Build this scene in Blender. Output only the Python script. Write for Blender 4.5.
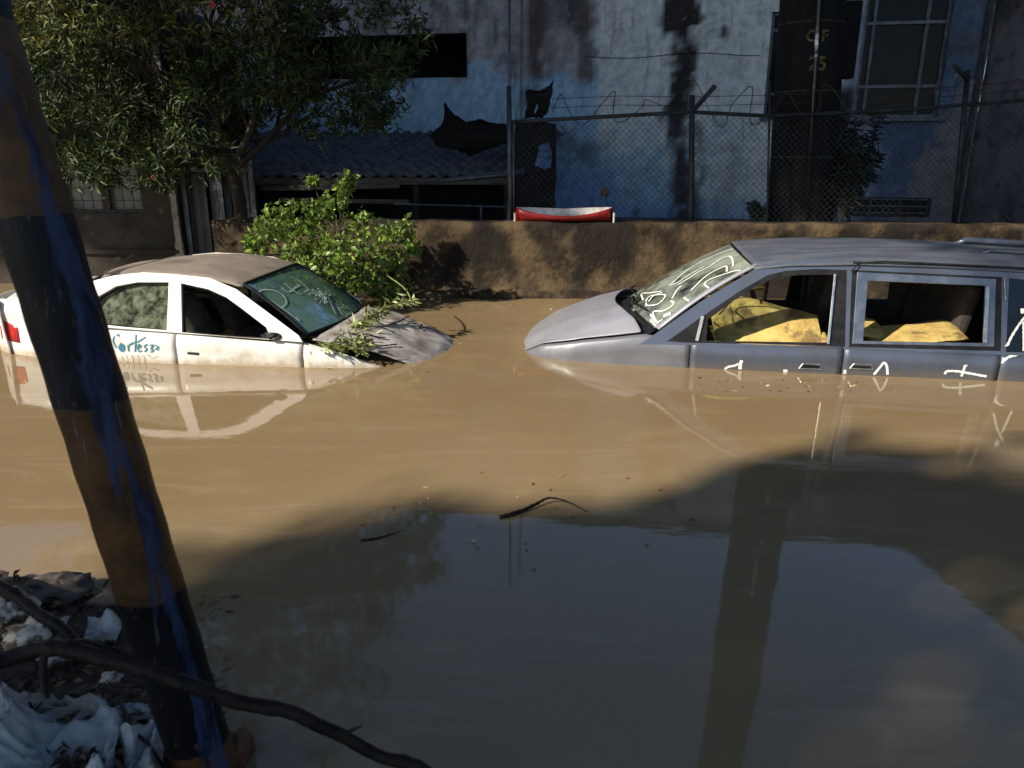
import bpy, math, random
import numpy as np
from mathutils import Vector, Matrix, noise as mn
from mathutils.bvhtree import BVHTree
from mathutils.geometry import tessellate_polygon
R = math.radians
rng = np.random.default_rng(7); random.seed(7)
for o in list(bpy.data.objects): bpy.data.objects.remove(o)
S = bpy.context.scene; COL = S.collection

# ------------------------------------------------------------- camera, sky, sun, exposure
PITCH, FOC, CH = R(17), 770.0, 1.7
cd = bpy.data.cameras.new('camera'); cam = bpy.data.objects.new('camera', cd); COL.objects.link(cam)
cam.location = (0, 0, CH); cam.rotation_euler = (R(90) - PITCH, 0, 0)
cd.sensor_fit = 'HORIZONTAL'; cd.sensor_width = 36; cd.lens = FOC / 1024 * 36; cd.clip_end = 500; cd.clip_start = .05
cd.dof.use_dof = True; cd.dof.focus_distance = 6.6; cd.dof.aperture_fstop = 5.0
S.camera = cam
SUN_L = Vector((.72, .50, -.58)).normalized()
w = bpy.data.worlds.new('World'); S.world = w; w.use_nodes = True
nt = w.node_tree; nt.nodes.clear()
sky = nt.nodes.new('ShaderNodeTexSky'); sky.sky_type = 'NISHITA'; sky.sun_disc = False
sky.sun_elevation = math.asin(-SUN_L.z); sky.sun_rotation = math.atan2(-SUN_L.x, -SUN_L.y) % (2*math.pi)
sky.air_density = 1.0; sky.dust_density = .4; sky.ozone_density = 3.0
bg = nt.nodes.new('ShaderNodeBackground'); bg.inputs[1].default_value = .11
wo = nt.nodes.new('ShaderNodeOutputWorld'); nt.links.new(sky.outputs[0], bg.inputs[0]); nt.links.new(bg.outputs[0], wo.inputs[0])
sl = bpy.data.lights.new('sun', 'SUN'); sl.energy = 5.0; sl.angle = R(.8); sl.color = (1, .92, .78)
so = bpy.data.objects.new('sun', sl); COL.objects.link(so); so.rotation_euler = SUN_L.to_track_quat('-Z', 'Y').to_euler()
S.view_settings.view_transform = 'Standard'; S.view_settings.look = 'None'; S.view_settings.gamma = 1
S.view_settings.use_curve_mapping = False; S.view_settings.exposure = .64
S.render.engine = 'CYCLES'; S.cycles.max_bounces = 8; S.cycles.transparent_max_bounces = 16

# ------------------------------------------------------------- the photo's rays, for surveying the place
_c, _s = math.cos(PITCH), math.sin(PITCH)
CO = Vector((0, 0, CH))
def ray(px, py):
    a, b = (px-512)/FOC, (384-py)/FOC
    return Vector((a, _c + b*_s, -_s + b*_c))
def on_y(px, py, y): d = ray(px, py); return CO + d*(y/d.y)
def on_z(px, py, z=0): d = ray(px, py); return CO + d*((z-CH)/d.z)
def on_plane(px, py, p, n): d = ray(px, py); return CO + d*((Vector(p)-CO).dot(n)/d.dot(n))

# ------------------------------------------------------------- materials
def _nodes(name):
    m = bpy.data.materials.new(name); m.use_nodes = True; t = m.node_tree; t.nodes.clear()
    out = t.nodes.new('ShaderNodeOutputMaterial'); return m, t, out
def N(t, k, **kw):
    n = t.nodes.new(k)
    for a, v in kw.items(): setattr(n, a, v)
    return n
def noise(t, scale, detail=5, rough=.6, stretch=None, vec=None, dist=0.0):
    n = N(t, 'ShaderNodeTexNoise'); n.inputs['Scale'].default_value = scale
    n.inputs['Detail'].default_value = detail; n.inputs['Roughness'].default_value = rough; n.inputs['Distortion'].default_value = dist
    if vec is None: vec = N(t, 'ShaderNodeTexCoord').outputs['Object']
    if stretch:
        mp = N(t, 'ShaderNodeMapping'); mp.inputs['Scale'].default_value = stretch; t.links.new(vec, mp.inputs[0]); vec = mp.outputs[0]
    t.links.new(vec, n.inputs['Vector']); return n.outputs['Fac']
def ramp(t, fac, lo, hi):
    r = N(t, 'ShaderNodeMapRange'); r.inputs[1].default_value = lo; r.inputs[2].default_value = hi; r.interpolation_type = 'SMOOTHSTEP'
    t.links.new(fac, r.inputs[0]); return r.outputs[0]
def mix(t, fac, a, b, mode='MIX'):
    m = N(t, 'ShaderNodeMix', data_type='RGBA', blend_type=mode)
    for s_, v in ((0, fac), (6, a), (7, b)):
        if hasattr(v, 'is_output'): t.links.new(v, m.inputs[s_])
        elif s_ == 0: m.inputs[0].default_value = v
        else: m.inputs[s_].default_value = (*v, 1)
    return m.outputs[2]
def pm(name, c1, c2=None, rough=.6, metal=0.0, scale=4, lo=.4, hi=.62, c3=None, s3=1.3, lo3=.5, hi3=.65, bump=0.0, bscale=30, bdist=.01,
       stretch=None, stretch3=None, coat=0.0, attr=None, translucent=0.0, spec=.5, rvar=0.0, sub=0.0, tide=None):
    m, t, out = _nodes(name)
    p = N(t, 'ShaderNodeBsdfPrincipled')
    p.inputs['Roughness'].default_value = rough; p.inputs['Metallic'].default_value = metal
    p.inputs['Coat Weight'].default_value = coat; p.inputs['Specular IOR Level'].default_value = spec
    col = None
    if attr:
        a = N(t, 'ShaderNodeAttribute', attribute_name=attr); col = a.outputs['Color']
    if c2 is not None:
        f = ramp(t, noise(t, scale, 6, .65, stretch), lo, hi)
        if col is None: col = mix(t, f, c1, c2)
        else: col = mix(t, f, col, mix(t, 1.0, col, c2, 'MULTIPLY'))
        if rvar:
            mr = N(t, 'ShaderNodeMapRange'); t.links.new(f, mr.inputs[0]); mr.inputs[3].default_value = rough; mr.inputs[4].default_value = min(1, rough+rvar)
            t.links.new(mr.outputs[0], p.inputs['Roughness'])
    if c3 is not None:
        col = mix(t, ramp(t, noise(t, s3, 5, .6, stretch3), lo3, hi3), col if col is not None else c1, c3)
    if tide:
        g = N(t, 'ShaderNodeNewGeometry'); sx = N(t, 'ShaderNodeSeparateXYZ'); t.links.new(g.outputs['Position'], sx.inputs[0])
        def mth(op, a, b):
            n = N(t, 'ShaderNodeMath', operation=op)
            for i, v in enumerate((a, b)):
                if hasattr(v, 'is_output'): t.links.new(v, n.inputs[i])
                else: n.inputs[i].default_value = v
            return n.outputs[0]
        h = mth('ADD', sx.outputs[2], mth('MULTIPLY', mth('SUBTRACT', noise(t, 9, 6, .7, vec=g.outputs['Position']), .5), .22))
        mr = N(t, 'ShaderNodeMapRange'); t.links.new(h, mr.inputs[0]); mr.inputs[1].default_value = .0; mr.inputs[2].default_value = .075; mr.inputs[3].default_value = .85; mr.inputs[4].default_value = 0
        col = mix(t, mr.outputs[0], col if col is not None else c1, tide)
    if col is None: p.inputs['Base Color'].default_value = (*c1, 1)
    else: t.links.new(col, p.inputs['Base Color'])
    if bump:
        b = N(t, 'ShaderNodeBump'); b.inputs['Strength'].default_value = bump; b.inputs['Distance'].default_value = bdist
        t.links.new(noise(t, bscale, 5, .6), b.inputs['Height']); t.links.new(b.outputs[0], p.inputs['Normal'])
    sh = p.outputs[0]
    if translucent:
        tr = N(t, 'ShaderNodeBsdfTranslucent'); ms = N(t, 'ShaderNodeMixShader'); ms.inputs[0].default_value = translucent
        if col is not None: t.links.new(col, tr.inputs[0])
        else: tr.inputs[0].default_value = (*c1, 1)
        t.links.new(sh, ms.inputs[1]); t.links.new(tr.outputs[0], ms.inputs[2]); sh = ms.outputs[0]
    t.links.new(sh, out.inputs[0]); return m
def glass(name, tint, dirt, lo, hi, scale=6, dmax=.9, grough=.02):
    m, t, out = _nodes(name)
    tr = N(t, 'ShaderNodeBsdfTransparent'); tr.inputs[0].default_value = (*tint, 1)
    gl = N(t, 'ShaderNodeBsdfGlossy'); gl.inputs['Roughness'].default_value = grough; gl.inputs[0].default_value = (1, 1, 1, 1)
    fr = N(t, 'ShaderNodeFresnel'); fr.inputs[0].default_value = 1.5
    m1 = N(t, 'ShaderNodeMixShader'); t.links.new(fr.outputs[0], m1.inputs[0]); t.links.new(tr.outputs[0], m1.inputs[1]); t.links.new(gl.outputs[0], m1.inputs[2])
    df = N(t, 'ShaderNodeBsdfDiffuse')
    t.links.new(mix(t, noise(t, scale*2.3, 4, .6), tuple(x*.45 for x in dirt), dirt), df.inputs[0])
    f = ramp(t, noise(t, scale, 6, .65, dist=.35), lo, hi)
    mu = N(t, 'ShaderNodeMath', operation='MULTIPLY'); mu.inputs[1].default_value = dmax; t.links.new(f, mu.inputs[0])
    m2 = N(t, 'ShaderNodeMixShader'); t.links.new(mu.outputs[0], m2.inputs[0]); t.links.new(m1.outputs[0], m2.inputs[1]); t.links.new(df.outputs[0], m2.inputs[2])
    t.links.new(m2.outputs[0], out.inputs[0]); return m

M = {}
M['white_paint'] = pm('dusty_white_car_paint', (.68, .66, .62), (.46, .41, .33), .32, scale=3, lo=.48, hi=.74, coat=.3, rvar=.3, c3=(.40, .34, .25), s3=9, lo3=.62, hi3=.78, stretch3=(1.6, 1.6, .5), tide=(.34, .26, .16))
M['sedan_roof'] = pm('mud_dried_car_roof', (.19, .155, .125), (.26, .21, .17), .75, scale=5, lo=.4, hi=.7, c3=(.13, .105, .085), s3=1.6, bump=.15, bscale=60)
M['sedan_hood'] = pm('muddy_hood_paint', (.40, .37, .35), (.22, .18, .15), .42, scale=4, lo=.42, hi=.6, c3=(.5, .46, .42), s3=2.2, lo3=.55, hi3=.7, bump=.2, bscale=35)
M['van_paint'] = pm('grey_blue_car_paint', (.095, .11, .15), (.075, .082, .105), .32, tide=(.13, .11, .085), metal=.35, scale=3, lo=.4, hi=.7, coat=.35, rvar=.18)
M['van_hood'] = pm('sunlit_silver_hood_paint', (.36, .355, .40), (.28, .275, .30), .34, metal=.3, scale=2.5, lo=.4, hi=.7, coat=.3, rvar=.2, c3=(.33, .31, .30), s3=4, lo3=.62, hi3=.75)  # lighter copy of the van's paint, sunlight on hood and pillars put into it
M['van_fender'] = pm('sunlit_grey_fender_paint', (.19, .19, .21), (.13, .13, .145), .36, metal=.3, scale=3, lo=.4, hi=.7, coat=.3, rvar=.2)  # paler copy of the van's paint, light on the fender put into it
M['van_roof'] = pm('dusty_grey_roof_paint', (.07, .08, .105), (.105, .11, .125), .55, metal=.1, scale=2, stretch=(1, 5, 1), rvar=.15, spec=.35)
M['van_frame'] = pm('worn_blue_grey_trim', (.10, .12, .16), (.16, .17, .2), .3, metal=.5, scale=8)
M['chrome_trim'] = pm('dull_bright_metal', (.5, .49, .47), (.3, .29, .28), .28, metal=.8, scale=15)
M['black_trim'] = pm('black_plastic_trim', (.006, .006, .007), (.016, .015, .014), .5, spec=.3, scale=10)
M['rubber'] = pm('black_rubber', (.004, .004, .005), (.009, .009, .009), .7, spec=.2, scale=20)
M['interior'] = pm('dark_cabin_lining', (.03, .026, .022), (.055, .045, .035), .85, scale=6)
M['foam'] = pm('soaked_yellow_seat_cloth', (.58, .42, .13), (.42, .28, .08), .9, scale=6, c3=(.20, .13, .05), s3=4, lo3=.52, hi3=.64, bump=.6, bscale=25, bdist=.02)
M['tan_cloth'] = pm('grey_brown_seat_cloth', (.14, .12, .10), (.08, .065, .05), .9, scale=6, bump=.3)
M['sedan_glass'] = glass('dirty_green_windscreen', (.35, .52, .45), (.12, .22, .155), .20, .55, 3.0, .92)
M['sedan_side_glass'] = glass('mud_streaked_side_glass', (.35, .40, .34), (.26, .28, .19), .28, .72, 11, .85)
M['van_glass'] = glass('dusty_van_windscreen', (.6, .7, .65), (.34, .38, .31), .30, .62, 3.2, .82)
M['dark_glass'] = glass('dark_tinted_glass', (.06, .065, .07), (.012, .012, .014), .5, .7, 4, .5, grough=.15)
M['tail_red'] = pm('red_lamp_lens', (.45, .015, .01), (.25, .01, .01), .15, scale=12, coat=.5)
M['paint_white'] = pm('white_scrawl_paint', (.78, .78, .74), (.60, .62, .58), .6, scale=30)
M['paint_pale'] = pm('pale_scrawl_paint', (.34, .42, .38), (.22, .30, .26), .7, scale=20, lo=.35, hi=.6)
M['paint_blue'] = pm('blue_scrawl_paint', (.03, .15, .24), (.06, .22, .30), .6, scale=30)
M['paint_grey'] = pm('smeared_grey_paint', (.42, .38, .33), (.55, .5, .43), .6, scale=20)
M['paint_yellow'] = pm('faded_yellow_paint', (.30, .25, .09), (.10, .08, .03), .8, scale=14)
M['wood_pole'] = pm('tarred_wooden_pole', (.005, .0045, .0045), (.010, .009, .008), .8, spec=.2, scale=6, stretch=(4, 4, .4), bump=.4, bscale=18)
M['galv'] = pm('dull_galvanised_pipe', (.10, .115, .13), (.05, .05, .055), .4, metal=.5, scale=9, stretch=(3, 3, .6))
M['galv_bright'] = pm('bright_galvanised_conduit', (.75, .75, .73), (.45, .44, .42), .2, metal=.7, scale=5, stretch=(2, 2, .3))
M['patchy'] = pm('pipe_with_painted_glints', (.02, .018, .017), (.8, .8, .78), .3, scale=1.1, lo=.53, hi=.58, stretch=(.3, .3, 1.0))  # bright patches in the colour stand for glints on the metal
M['wire'] = pm('weathered_fence_wire', (.028, .034, .04), (.012, .012, .012), .6, metal=.3, scale=5)
M['rust'] = pm('rusted_steel', (.03, .026, .024), (.055, .03, .018), .7, scale=12)
M['tarp'] = pm('black_torn_tarpaulin', (.004, .004, .005), (.009, .008, .009), .7, spec=.2, scale=8)
M['corr'] = pm('old_fibre_cement_roofing', (.10, .10, .11), (.04, .04, .045), .85, scale=3, stretch=(1, 4, 1))
M['timber'] = pm('grey_old_timber', (.10, .085, .07), (.05, .04, .03), .85, scale=5, stretch=(.5, 4, 4))
M['shed_dark'] = pm('near_black_boards', (.010, .010, .012), (.018, .015, .014), .9, scale=5)  # near-black shared by shed boards, dark room and opening backings
M['blue_cloth'] = pm('blue_plastic_sack', (.05, .14, .34), (.03, .08, .2), .5, scale=9, bump=.5, bscale=12, bdist=.03)
M['red_paint'] = pm('red_hull_paint', (.30, .010, .008), (.18, .008, .008), .4, scale=8, coat=.2)
M['white_hull'] = pm('chalky_white_hull_paint', (.60, .58, .54), (.42, .38, .34), .6, scale=14)
M['bark'] = pm('rough_brown_bark', (.055, .04, .028), (.028, .02, .014), .9, scale=10, bump=.8, bscale=22, bdist=.02, stretch=(1, 1, .3))
M['wet_wood'] = pm('wet_brown_branch', (.009, .0065, .005), (.022, .014, .010), .55, spec=.2, scale=12, bump=1.0, bscale=55, bdist=.006)
M['leaf_tree'] = pm('oleander_leaf', (.05, .08, .02), None, .5, spec=.3, attr='leafcol', translucent=.3)
M['leaf_bush'] = pm('bright_bush_leaf', (.1, .16, .03), None, .4, attr='leafcol', translucent=.35)
M['leaf_dull'] = pm('dull_leaf', (.03, .05, .02), None, .6, attr='leafcol', translucent=.2)
M['window_frame'] = pm('grey_window_frame', (.15, .165, .20), (.08, .09, .10), .5, metal=.2, scale=9)
M['frosted'] = pm('grubby_pale_window', (.12, .12, .105), (.17, .165, .14), .25, scale=7, c3=(.05, .05, .04), s3=2)
M['house_wall'] = pm('stained_brown_render', (.045, .036, .026), (.022, .017, .013), .9, scale=2.2, c3=(.10, .08, .055), s3=5, lo3=.6, hi3=.72, bump=.4, bscale=18, bdist=.02)
M['house_edge'] = pm('sunlit_edge_render', (.30, .27, .22), (.18, .15, .12), .9, scale=12, bump=.4)
M['gate'] = pm('grey_sheet_metal', (.06, .065, .07), (.035, .035, .036), .55, metal=.3, scale=4, stretch=(4, 1, .5))
M['low_wall'] = pm('damp_ochre_wall', (.105, .072, .039), (.040, .028, .018), .95, scale=2.6, lo=.36, hi=.60, c3=(.018, .014, .011), s3=1.3, lo3=.42, hi3=.60, bump=.6, bscale=16, bdist=.04, spec=.2)
M['plastic'] = pm('grubby_plastic_sheet', (.50, .51, .50), (.26, .31, .37), .24, scale=5, lo=.45, hi=.62, c3=(.30, .27, .20), s3=4, coat=.3, translucent=.15, bump=.6, bscale=34, bdist=.012)
M['foamchunk'] = pm('dirty_white_foam', (.50, .45, .38), (.10, .07, .05), .8, scale=16, lo=.45, hi=.55, bump=.6, bscale=40)
M['stone'] = pm('muddy_stone', (.14, .11, .085), (.06, .045, .035), .7, scale=14, bump=.6, bscale=30)
M['mud'] = pm('wet_mud', (.045, .032, .022), (.085, .06, .042), .45, scale=7, c3=(.022, .016, .012), s3=18, bump=1.0, bscale=28, bdist=.03, rvar=.3)
M['petal'] = pm('pink_petal', (.65, .10, .13), (.5, .05, .08), .6, scale=9)
M['drybloom'] = pm('dry_brown_bloom', (.16, .075, .03), (.07, .035, .02), .8, scale=20)

def water_mat():
    m, t, out = _nodes('muddy_flood_water')
    p = N(t, 'ShaderNodeBsdfPrincipled'); p.inputs['IOR'].default_value = 1.40
    p.inputs['Roughness'].default_value = .035
    f = ramp(t, noise(t, .35, 3, .5), .35, .65); f2 = ramp(t, noise(t, 1.7, 4, .6, (1, 2.2, 1)), .5, .8)
    col = mix(t, f, (.228, .160, .084), (.254, .182, .098)); col = mix(t, f2, col, (.28, .20, .106))
    f4 = ramp(t, noise(t, 1.1, 7, .7, (.5, 2.6, 1), dist=1.6), .50, .72); col = mix(t, f4, col, (.29, .215, .125))
    t.links.new(col, p.inputs['Base Color'])
    p.inputs['Subsurface Weight'].default_value = .5; p.inputs['Subsurface Radius'].default_value = (1, .8, .5); p.inputs['Subsurface Scale'].default_value = .12
    b = N(t, 'ShaderNodeBump'); b.inputs['Strength'].default_value = .17; b.inputs['Distance'].default_value = .01
    t.links.new(noise(t, 1.6, 3, .5, (1, 1.8, 1)), b.inputs['Height'])
    b2 = N(t, 'ShaderNodeBump'); b2.inputs['Strength'].default_value = .03; b2.inputs['Distance'].default_value = .004
    t.links.new(noise(t, 14, 2, .5, (1, 1.6, 1)), b2.inputs['Height']); t.links.new(b.outputs[0], b2.inputs['Normal'])
    t.links.new(b2.outputs[0], p.inputs['Normal']); t.links.new(p.outputs[0], out.inputs[0]); return m
M['water'] = water_mat()

# ------------------------------------------------------------- mesh helpers
WM = {}
def wmat(o): return WM.get(o.name, Matrix.Identity(4))
class MB:
    def __init__(s): s.v = []; s.f = []; s.mi = []
    def add(s, vs, fs, mi=0):
        b = len(s.v); s.v += [Vector(p) for p in vs]; s.f += [tuple(i+b for i in f) for f in fs]; s.mi += [mi]*len(fs); return s
    def box(s, c, d, rz=0, mi=0, rx=0, ry=0):
        m = Matrix.Rotation(rz, 3, 'Z') @ Matrix.Rotation(ry, 3, 'Y') @ Matrix.Rotation(rx, 3, 'X')
        vs = [Vector(c) + m @ Vector((x*d[0]/2, y*d[1]/2, z*d[2]/2)) for x in (-1, 1) for y in (-1, 1) for z in (-1, 1)]
        return s.add(vs, [(0, 1, 3, 2), (4, 6, 7, 5), (0, 4, 5, 1), (2, 3, 7, 6), (0, 2, 6, 4), (1, 5, 7, 3)], mi)
    def bar(s, a, b, w=.03, h=.03, mi=0):
        a, b = Vector(a), Vector(b); d = (b-a); L = d.length; q = d.to_track_quat('X', 'Z').to_matrix(); c = (a+b)/2
        vs = [c + q @ Vector((x*L/2, y*w/2, z*h/2)) for x in (-1, 1) for y in (-1, 1) for z in (-1, 1)]
        return s.add(vs, [(0, 1, 3, 2), (4, 6, 7, 5), (0, 4, 5, 1), (2, 3, 7, 6), (0, 2, 6, 4), (1, 5, 7, 3)], mi)
    def tube(s, pts, rad, n=8, cap=True, mi=0, wob=0.0):
        pts = [Vector(p) for p in pts]; k = len(pts)
        if not hasattr(rad, '__len__'): rad = [rad]*k
        up = Vector((0, 0, 1)); rings = []; side = None
        for i, p in enumerate(pts):
            d = (pts[min(i+1, k-1)] - pts[max(i-1, 0)]).normalized()
            if side is None: side = d.cross(up) if abs(d.z) < .9 else d.cross(Vector((1, 0, 0)))
            side = (side - d*side.dot(d)).normalized(); o = d.cross(side)
            rings.append([p + (side*math.cos(a) + o*math.sin(a))*rad[i]*(1 + (random.uniform(-wob, wob) if wob else 0)) for a in [2*math.pi*j/n for j in range(n)]])
        vs = [q for r in rings for q in r]
        fs = [(i*n+j, i*n+(j+1) % n, (i+1)*n+(j+1) % n, (i+1)*n+j) for i in range(k-1) for j in range(n)]
        if cap: fs += [tuple(range(n))[::-1], tuple((k-1)*n+j for j in range(n))]
        return s.add(vs, fs, mi)
    def grid(s, fn, nu, nv, mi=0, wrap=False):
        vs = [fn(i/nu, j/nv) for i in range(nu+1) for j in range(nv+1)]
        return s.add(vs, [(i*(nv+1)+j, (i+1)*(nv+1)+j, (i+1)*(nv+1)+j+1, i*(nv+1)+j+1) for i in range(nu) for j in range(nv)], mi)
    def poly(s, outer, holes, mp, mi=0):
        loops = [[Vector((x, z, 0)) for x, z in outer]] + [[Vector((x, z, 0)) for x, z in h] for h in holes]
        flat = [p for l in loops for p in l]
        return s.add([mp(p.x, p.y) for p in flat], [tuple(t) for t in tessellate_polygon(loops)], mi)
    def blob(s, c, r, seed=0, amp=.3, n=10, fr=2.0, mi=0):
        c = Vector(c); r = Vector(r)
        def fn(u, v):
            a, b = u*2*math.pi, (v-.5)*math.pi
            d = Vector((math.cos(a)*math.cos(b), math.sin(a)*math.cos(b), math.sin(b)))
            k = 1 + amp*mn.noise(d*fr + Vector((seed*7.3, 0, 0))); return c + Vector((d.x*r.x, d.y*r.y, d.z*r.z))*k
        return s.grid(fn, n, max(5, n//2+1), mi)
    def build(s, name, mat, parent=None, world=True, smooth=False, solid=0, bevel=0, sub=0, weld=False, off=-1):
        vs = s.v; inv = None
        if parent is not None and world: inv = wmat(parent).inverted(); vs = [inv @ v for v in vs]
        loc = Vector((0, 0, 0))
        if parent is None:
            a = np.array([v[:] for v in vs]); loc = Vector(((a[:, 0].min()+a[:, 0].max())/2, (a[:, 1].min()+a[:, 1].max())/2, a[:, 2].min()))
            vs = [v - loc for v in vs]
        me = bpy.data.meshes.new(name); me.from_pydata([v[:] for v in vs], [], s.f)
        mats = mat if isinstance(mat, (list, tuple)) else [mat]
        for m in mats: me.materials.append(m)
        if any(s.mi): me.polygons.foreach_set('material_index', s.mi)
        if smooth: me.polygons.foreach_set('use_smooth', [True]*len(me.polygons))
        me.update(); me.validate()
        o = bpy.data.objects.new(name, me); COL.objects.link(o); o.location = loc
        if parent is not None: o.parent = parent; WM[o.name] = wmat(parent)
        else: WM[o.name] = Matrix.Translation(loc)
        if weld: md = o.modifiers.new('weld', 'WELD'); md.merge_threshold = .0005
        if solid: md = o.modifiers.new('solid', 'SOLIDIFY'); md.thickness = solid; md.offset = off
        if bevel: md = o.modifiers.new('bevel', 'BEVEL'); md.width = bevel; md.segments = 2; md.limit_method = 'ANGLE'; md.angle_limit = R(40)
        if sub: md = o.modifiers.new('sub', 'SUBSURF'); md.levels = sub; md.render_levels = sub
        return o
def tag(o, label=None, cat=None, group=None, kind=None):
    if label: o['label'] = label
    if cat: o['category'] = cat
    if group: o['group'] = group
    if kind: o['kind'] = kind
    return o
def empty(name, loc, label, cat, group=None, mat=None):
    o = bpy.data.objects.new(name, None); COL.objects.link(o); o.empty_display_size = .1
    m = mat if mat is not None else Matrix.Translation(Vector(loc))
    o.matrix_world = m; WM[o.name] = m.copy(); return tag(o, label, cat, group)
def catmull(pts, n=6):
    pts = [Vector(p) for p in pts]; out = []
    P = [pts[0]*2 - pts[1]] + pts + [pts[-1]*2 - pts[-2]]
    for i in range(1, len(P)-2):
        for k in range(n):
            t = k/n; a, b, c, d = P[i-1], P[i], P[i+1], P[i+2]
            out.append(.5*((2*b) + (c-a)*t + (2*a-5*b+4*c-d)*t*t + (3*b-a-3*c+d)*t*t*t))
    return out + [pts[-1]]
def lerp(xs, ys):
    return lambda x: float(np.interp(x, xs, ys))
def leaves(name, mat, pos, dirs, length, width, cols, parent=None, fold=.25):
    """many leaf-shaped faces (base, two sides, tip) in one mesh with one colour each"""
    n = len(pos); pos = np.asarray(pos, float); d = np.asarray(dirs, float); d /= np.linalg.norm(d, axis=1)[:, None]+1e-9
    rv = rng.normal(size=(n, 3)); sd = np.cross(d, rv); sd /= np.linalg.norm(sd, axis=1)[:, None]+1e-9; nn = np.cross(d, sd)
    L = np.broadcast_to(np.asarray(length, float), (n,))[:, None]; W = np.broadcast_to(np.asarray(width, float), (n,))[:, None]
    v = np.stack([pos, pos+d*L*.45+sd*W*.5+nn*W*fold, pos+d*L+nn*L*-.08, pos+d*L*.45-sd*W*.5+nn*W*fold], 1).reshape(-1, 3)
    loc = np.array([v[:, 0].mean(), v[:, 1].mean(), v[:, 2].min()]) if parent is None else np.array(wmat(parent).translation)
    v = v - loc
    me = bpy.data.meshes.new(name); me.vertices.add(4*n); me.vertices.foreach_set('co', v.ravel())
    idx = np.arange(n)[:, None]*4 + np.array([0, 1, 2, 0, 2, 3])[None]
    me.loops.add(6*n); me.loops.foreach_set('vertex_index', idx.ravel().astype(np.int32))
    me.polygons.add(2*n); me.polygons.foreach_set('loop_start', np.arange(0, 6*n, 3, dtype=np.int32)); me.update(calc_edges=True)
    ca = me.color_attributes.new('leafcol', 'FLOAT_COLOR', 'POINT')
    c4 = np.ones((4*n, 4)); c4[:, :3] = np.repeat(np.asarray(cols, float), 4, 0); ca.data.foreach_set('color', c4.ravel())
    me.materials.append(mat); me.validate()
    o = bpy.data.objects.new(name, me); COL.objects.link(o)
    if parent is None: o.location = loc
    else: o.parent = parent; WM[o.name] = wmat(parent)
    return o
def leafcols(n, a, b, v=.35):
    t = rng.random((n, 1)); c = np.array(a)*(1-t) + np.array(b)*t; return c*np.exp(rng.normal(0, v, (n, 1)))
def bvh_of(o):
    me = o.data; m = wmat(o); return BVHTree.FromPolygons([m @ v.co for v in me.vertices], [tuple(p.vertices) for p in me.polygons])
def scrawl(name, objs, strokes, width, mat, parent, off=.006):
    """painted strokes laid on the surface that the strokes were surveyed on"""
    trees = [bvh_of(o) for o in objs]; mb = MB()
    for st in strokes:
        wd = width
        if isinstance(st, tuple) and not isinstance(st[0], tuple): wd, st = st
        pts = catmull([(x, y, 0) for x, y in st], 7); hits = []
        for p in pts:
            d = ray(p.x, p.y).normalized(); best = None
            for t in trees:
                h = t.ray_cast(CO, d)
                if h[0] is not None and (best is None or h[3] < best[3]): best = h
            if best is not None:
                n = best[1]; n = -n if n.dot(d) > 0 else n; hits.append((best[0] + n*off, n))
        if len(hits) < 2: continue
        vs = []
        for i, (p, n) in enumerate(hits):
            a = hits[max(i-1, 0)][0]; b = hits[min(i+1, len(hits)-1)][0]; tdir = (b-a)
            if tdir.length < 1e-6: tdir = Vector((1, 0, 0))
            sd = tdir.normalized().cross(n).normalized()*wd/2*(.75 + .5*abs(math.sin(i*1.3)))
            vs += [p+sd, p-sd]
        mb.add(vs, [(2*i, 2*i+1, 2*i+3, 2*i+2) for i in range(len(hits)-1)])
    if mb.f: return mb.build(name, mat, parent)

# ============================================================= THE SETTING
shore = lerp([-60, -4, -2.13, -1.62, -1.25, -.98, -.80, -.62, -.3, 0, 1, 60], [3.3, 3.1, 2.84, 2.72, 2.42, 2.12, 1.82, 1.5, 1.3, 1.2, 1.15, 1.1])
def hgt(x, y):
    d = shore(x) - y
    z = -.65 if d < -1.6 else (-.65 + (d+1.6)/1.6*.65 if d < 0 else min(.13, d*.16))
    if x < -3.6 and y < 10.2: pass
    elif y > 9.25: z = .55 if y > 9.4 else -.65 + (y-9.25)/.15*1.2
    k = max(0, 1-abs(d)/3)*(.03*mn.noise(Vector((x*5, y*5, 0))) + .018*mn.noise(Vector((x*16, y*16, 3))))
    return z + (k if y < 6 else 0)
gx = sorted(set(list(np.round(np.arange(-3.2, 1.2, .045), 3)) + [-3.65, -3.55, -300, -120, -60, -30, -15, -8, -5, -4, 2, 3, 5, 8, 15, 30, 60, 120, 300]))
gy = sorted(set(list(np.round(np.arange(.6, 3.6, .045), 3)) + [-300, -120, -60, -20, -8, -3, 0, 4, 4.6, 6, 10.19, 10.3, 9.2, 9.42, 9.6, 12, 16, 25, 60, 120, 300]))
mb = MB(); mb.add([(x, y, hgt(x, y)) for x in gx for y in gy], [(i*len(gy)+j, (i+1)*len(gy)+j, (i+1)*len(gy)+j+1, i*len(gy)+j+1) for i in range(len(gx)-1) for j in range(len(gy)-1)])
o = mb.build('ground', M['mud'], smooth=True); tag(o, 'muddy ground of the bank, street bed and yards', kind='structure')
mb = MB(); mb.add([(-55, -1, 0), (55, -1, 0), (55, 9.24, 0), (-55, 9.24, 0)], [(0, 1, 2, 3)])
mb.add([(-55, 9.24, 0), (-3.55, 9.24, 0), (-3.55, 10.1, 0), (-55, 10.1, 0)], [(0, 1, 2, 3)])
o = mb.build('water', M['water']); tag(o, 'muddy brown flood water covering the street', kind='structure')

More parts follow.
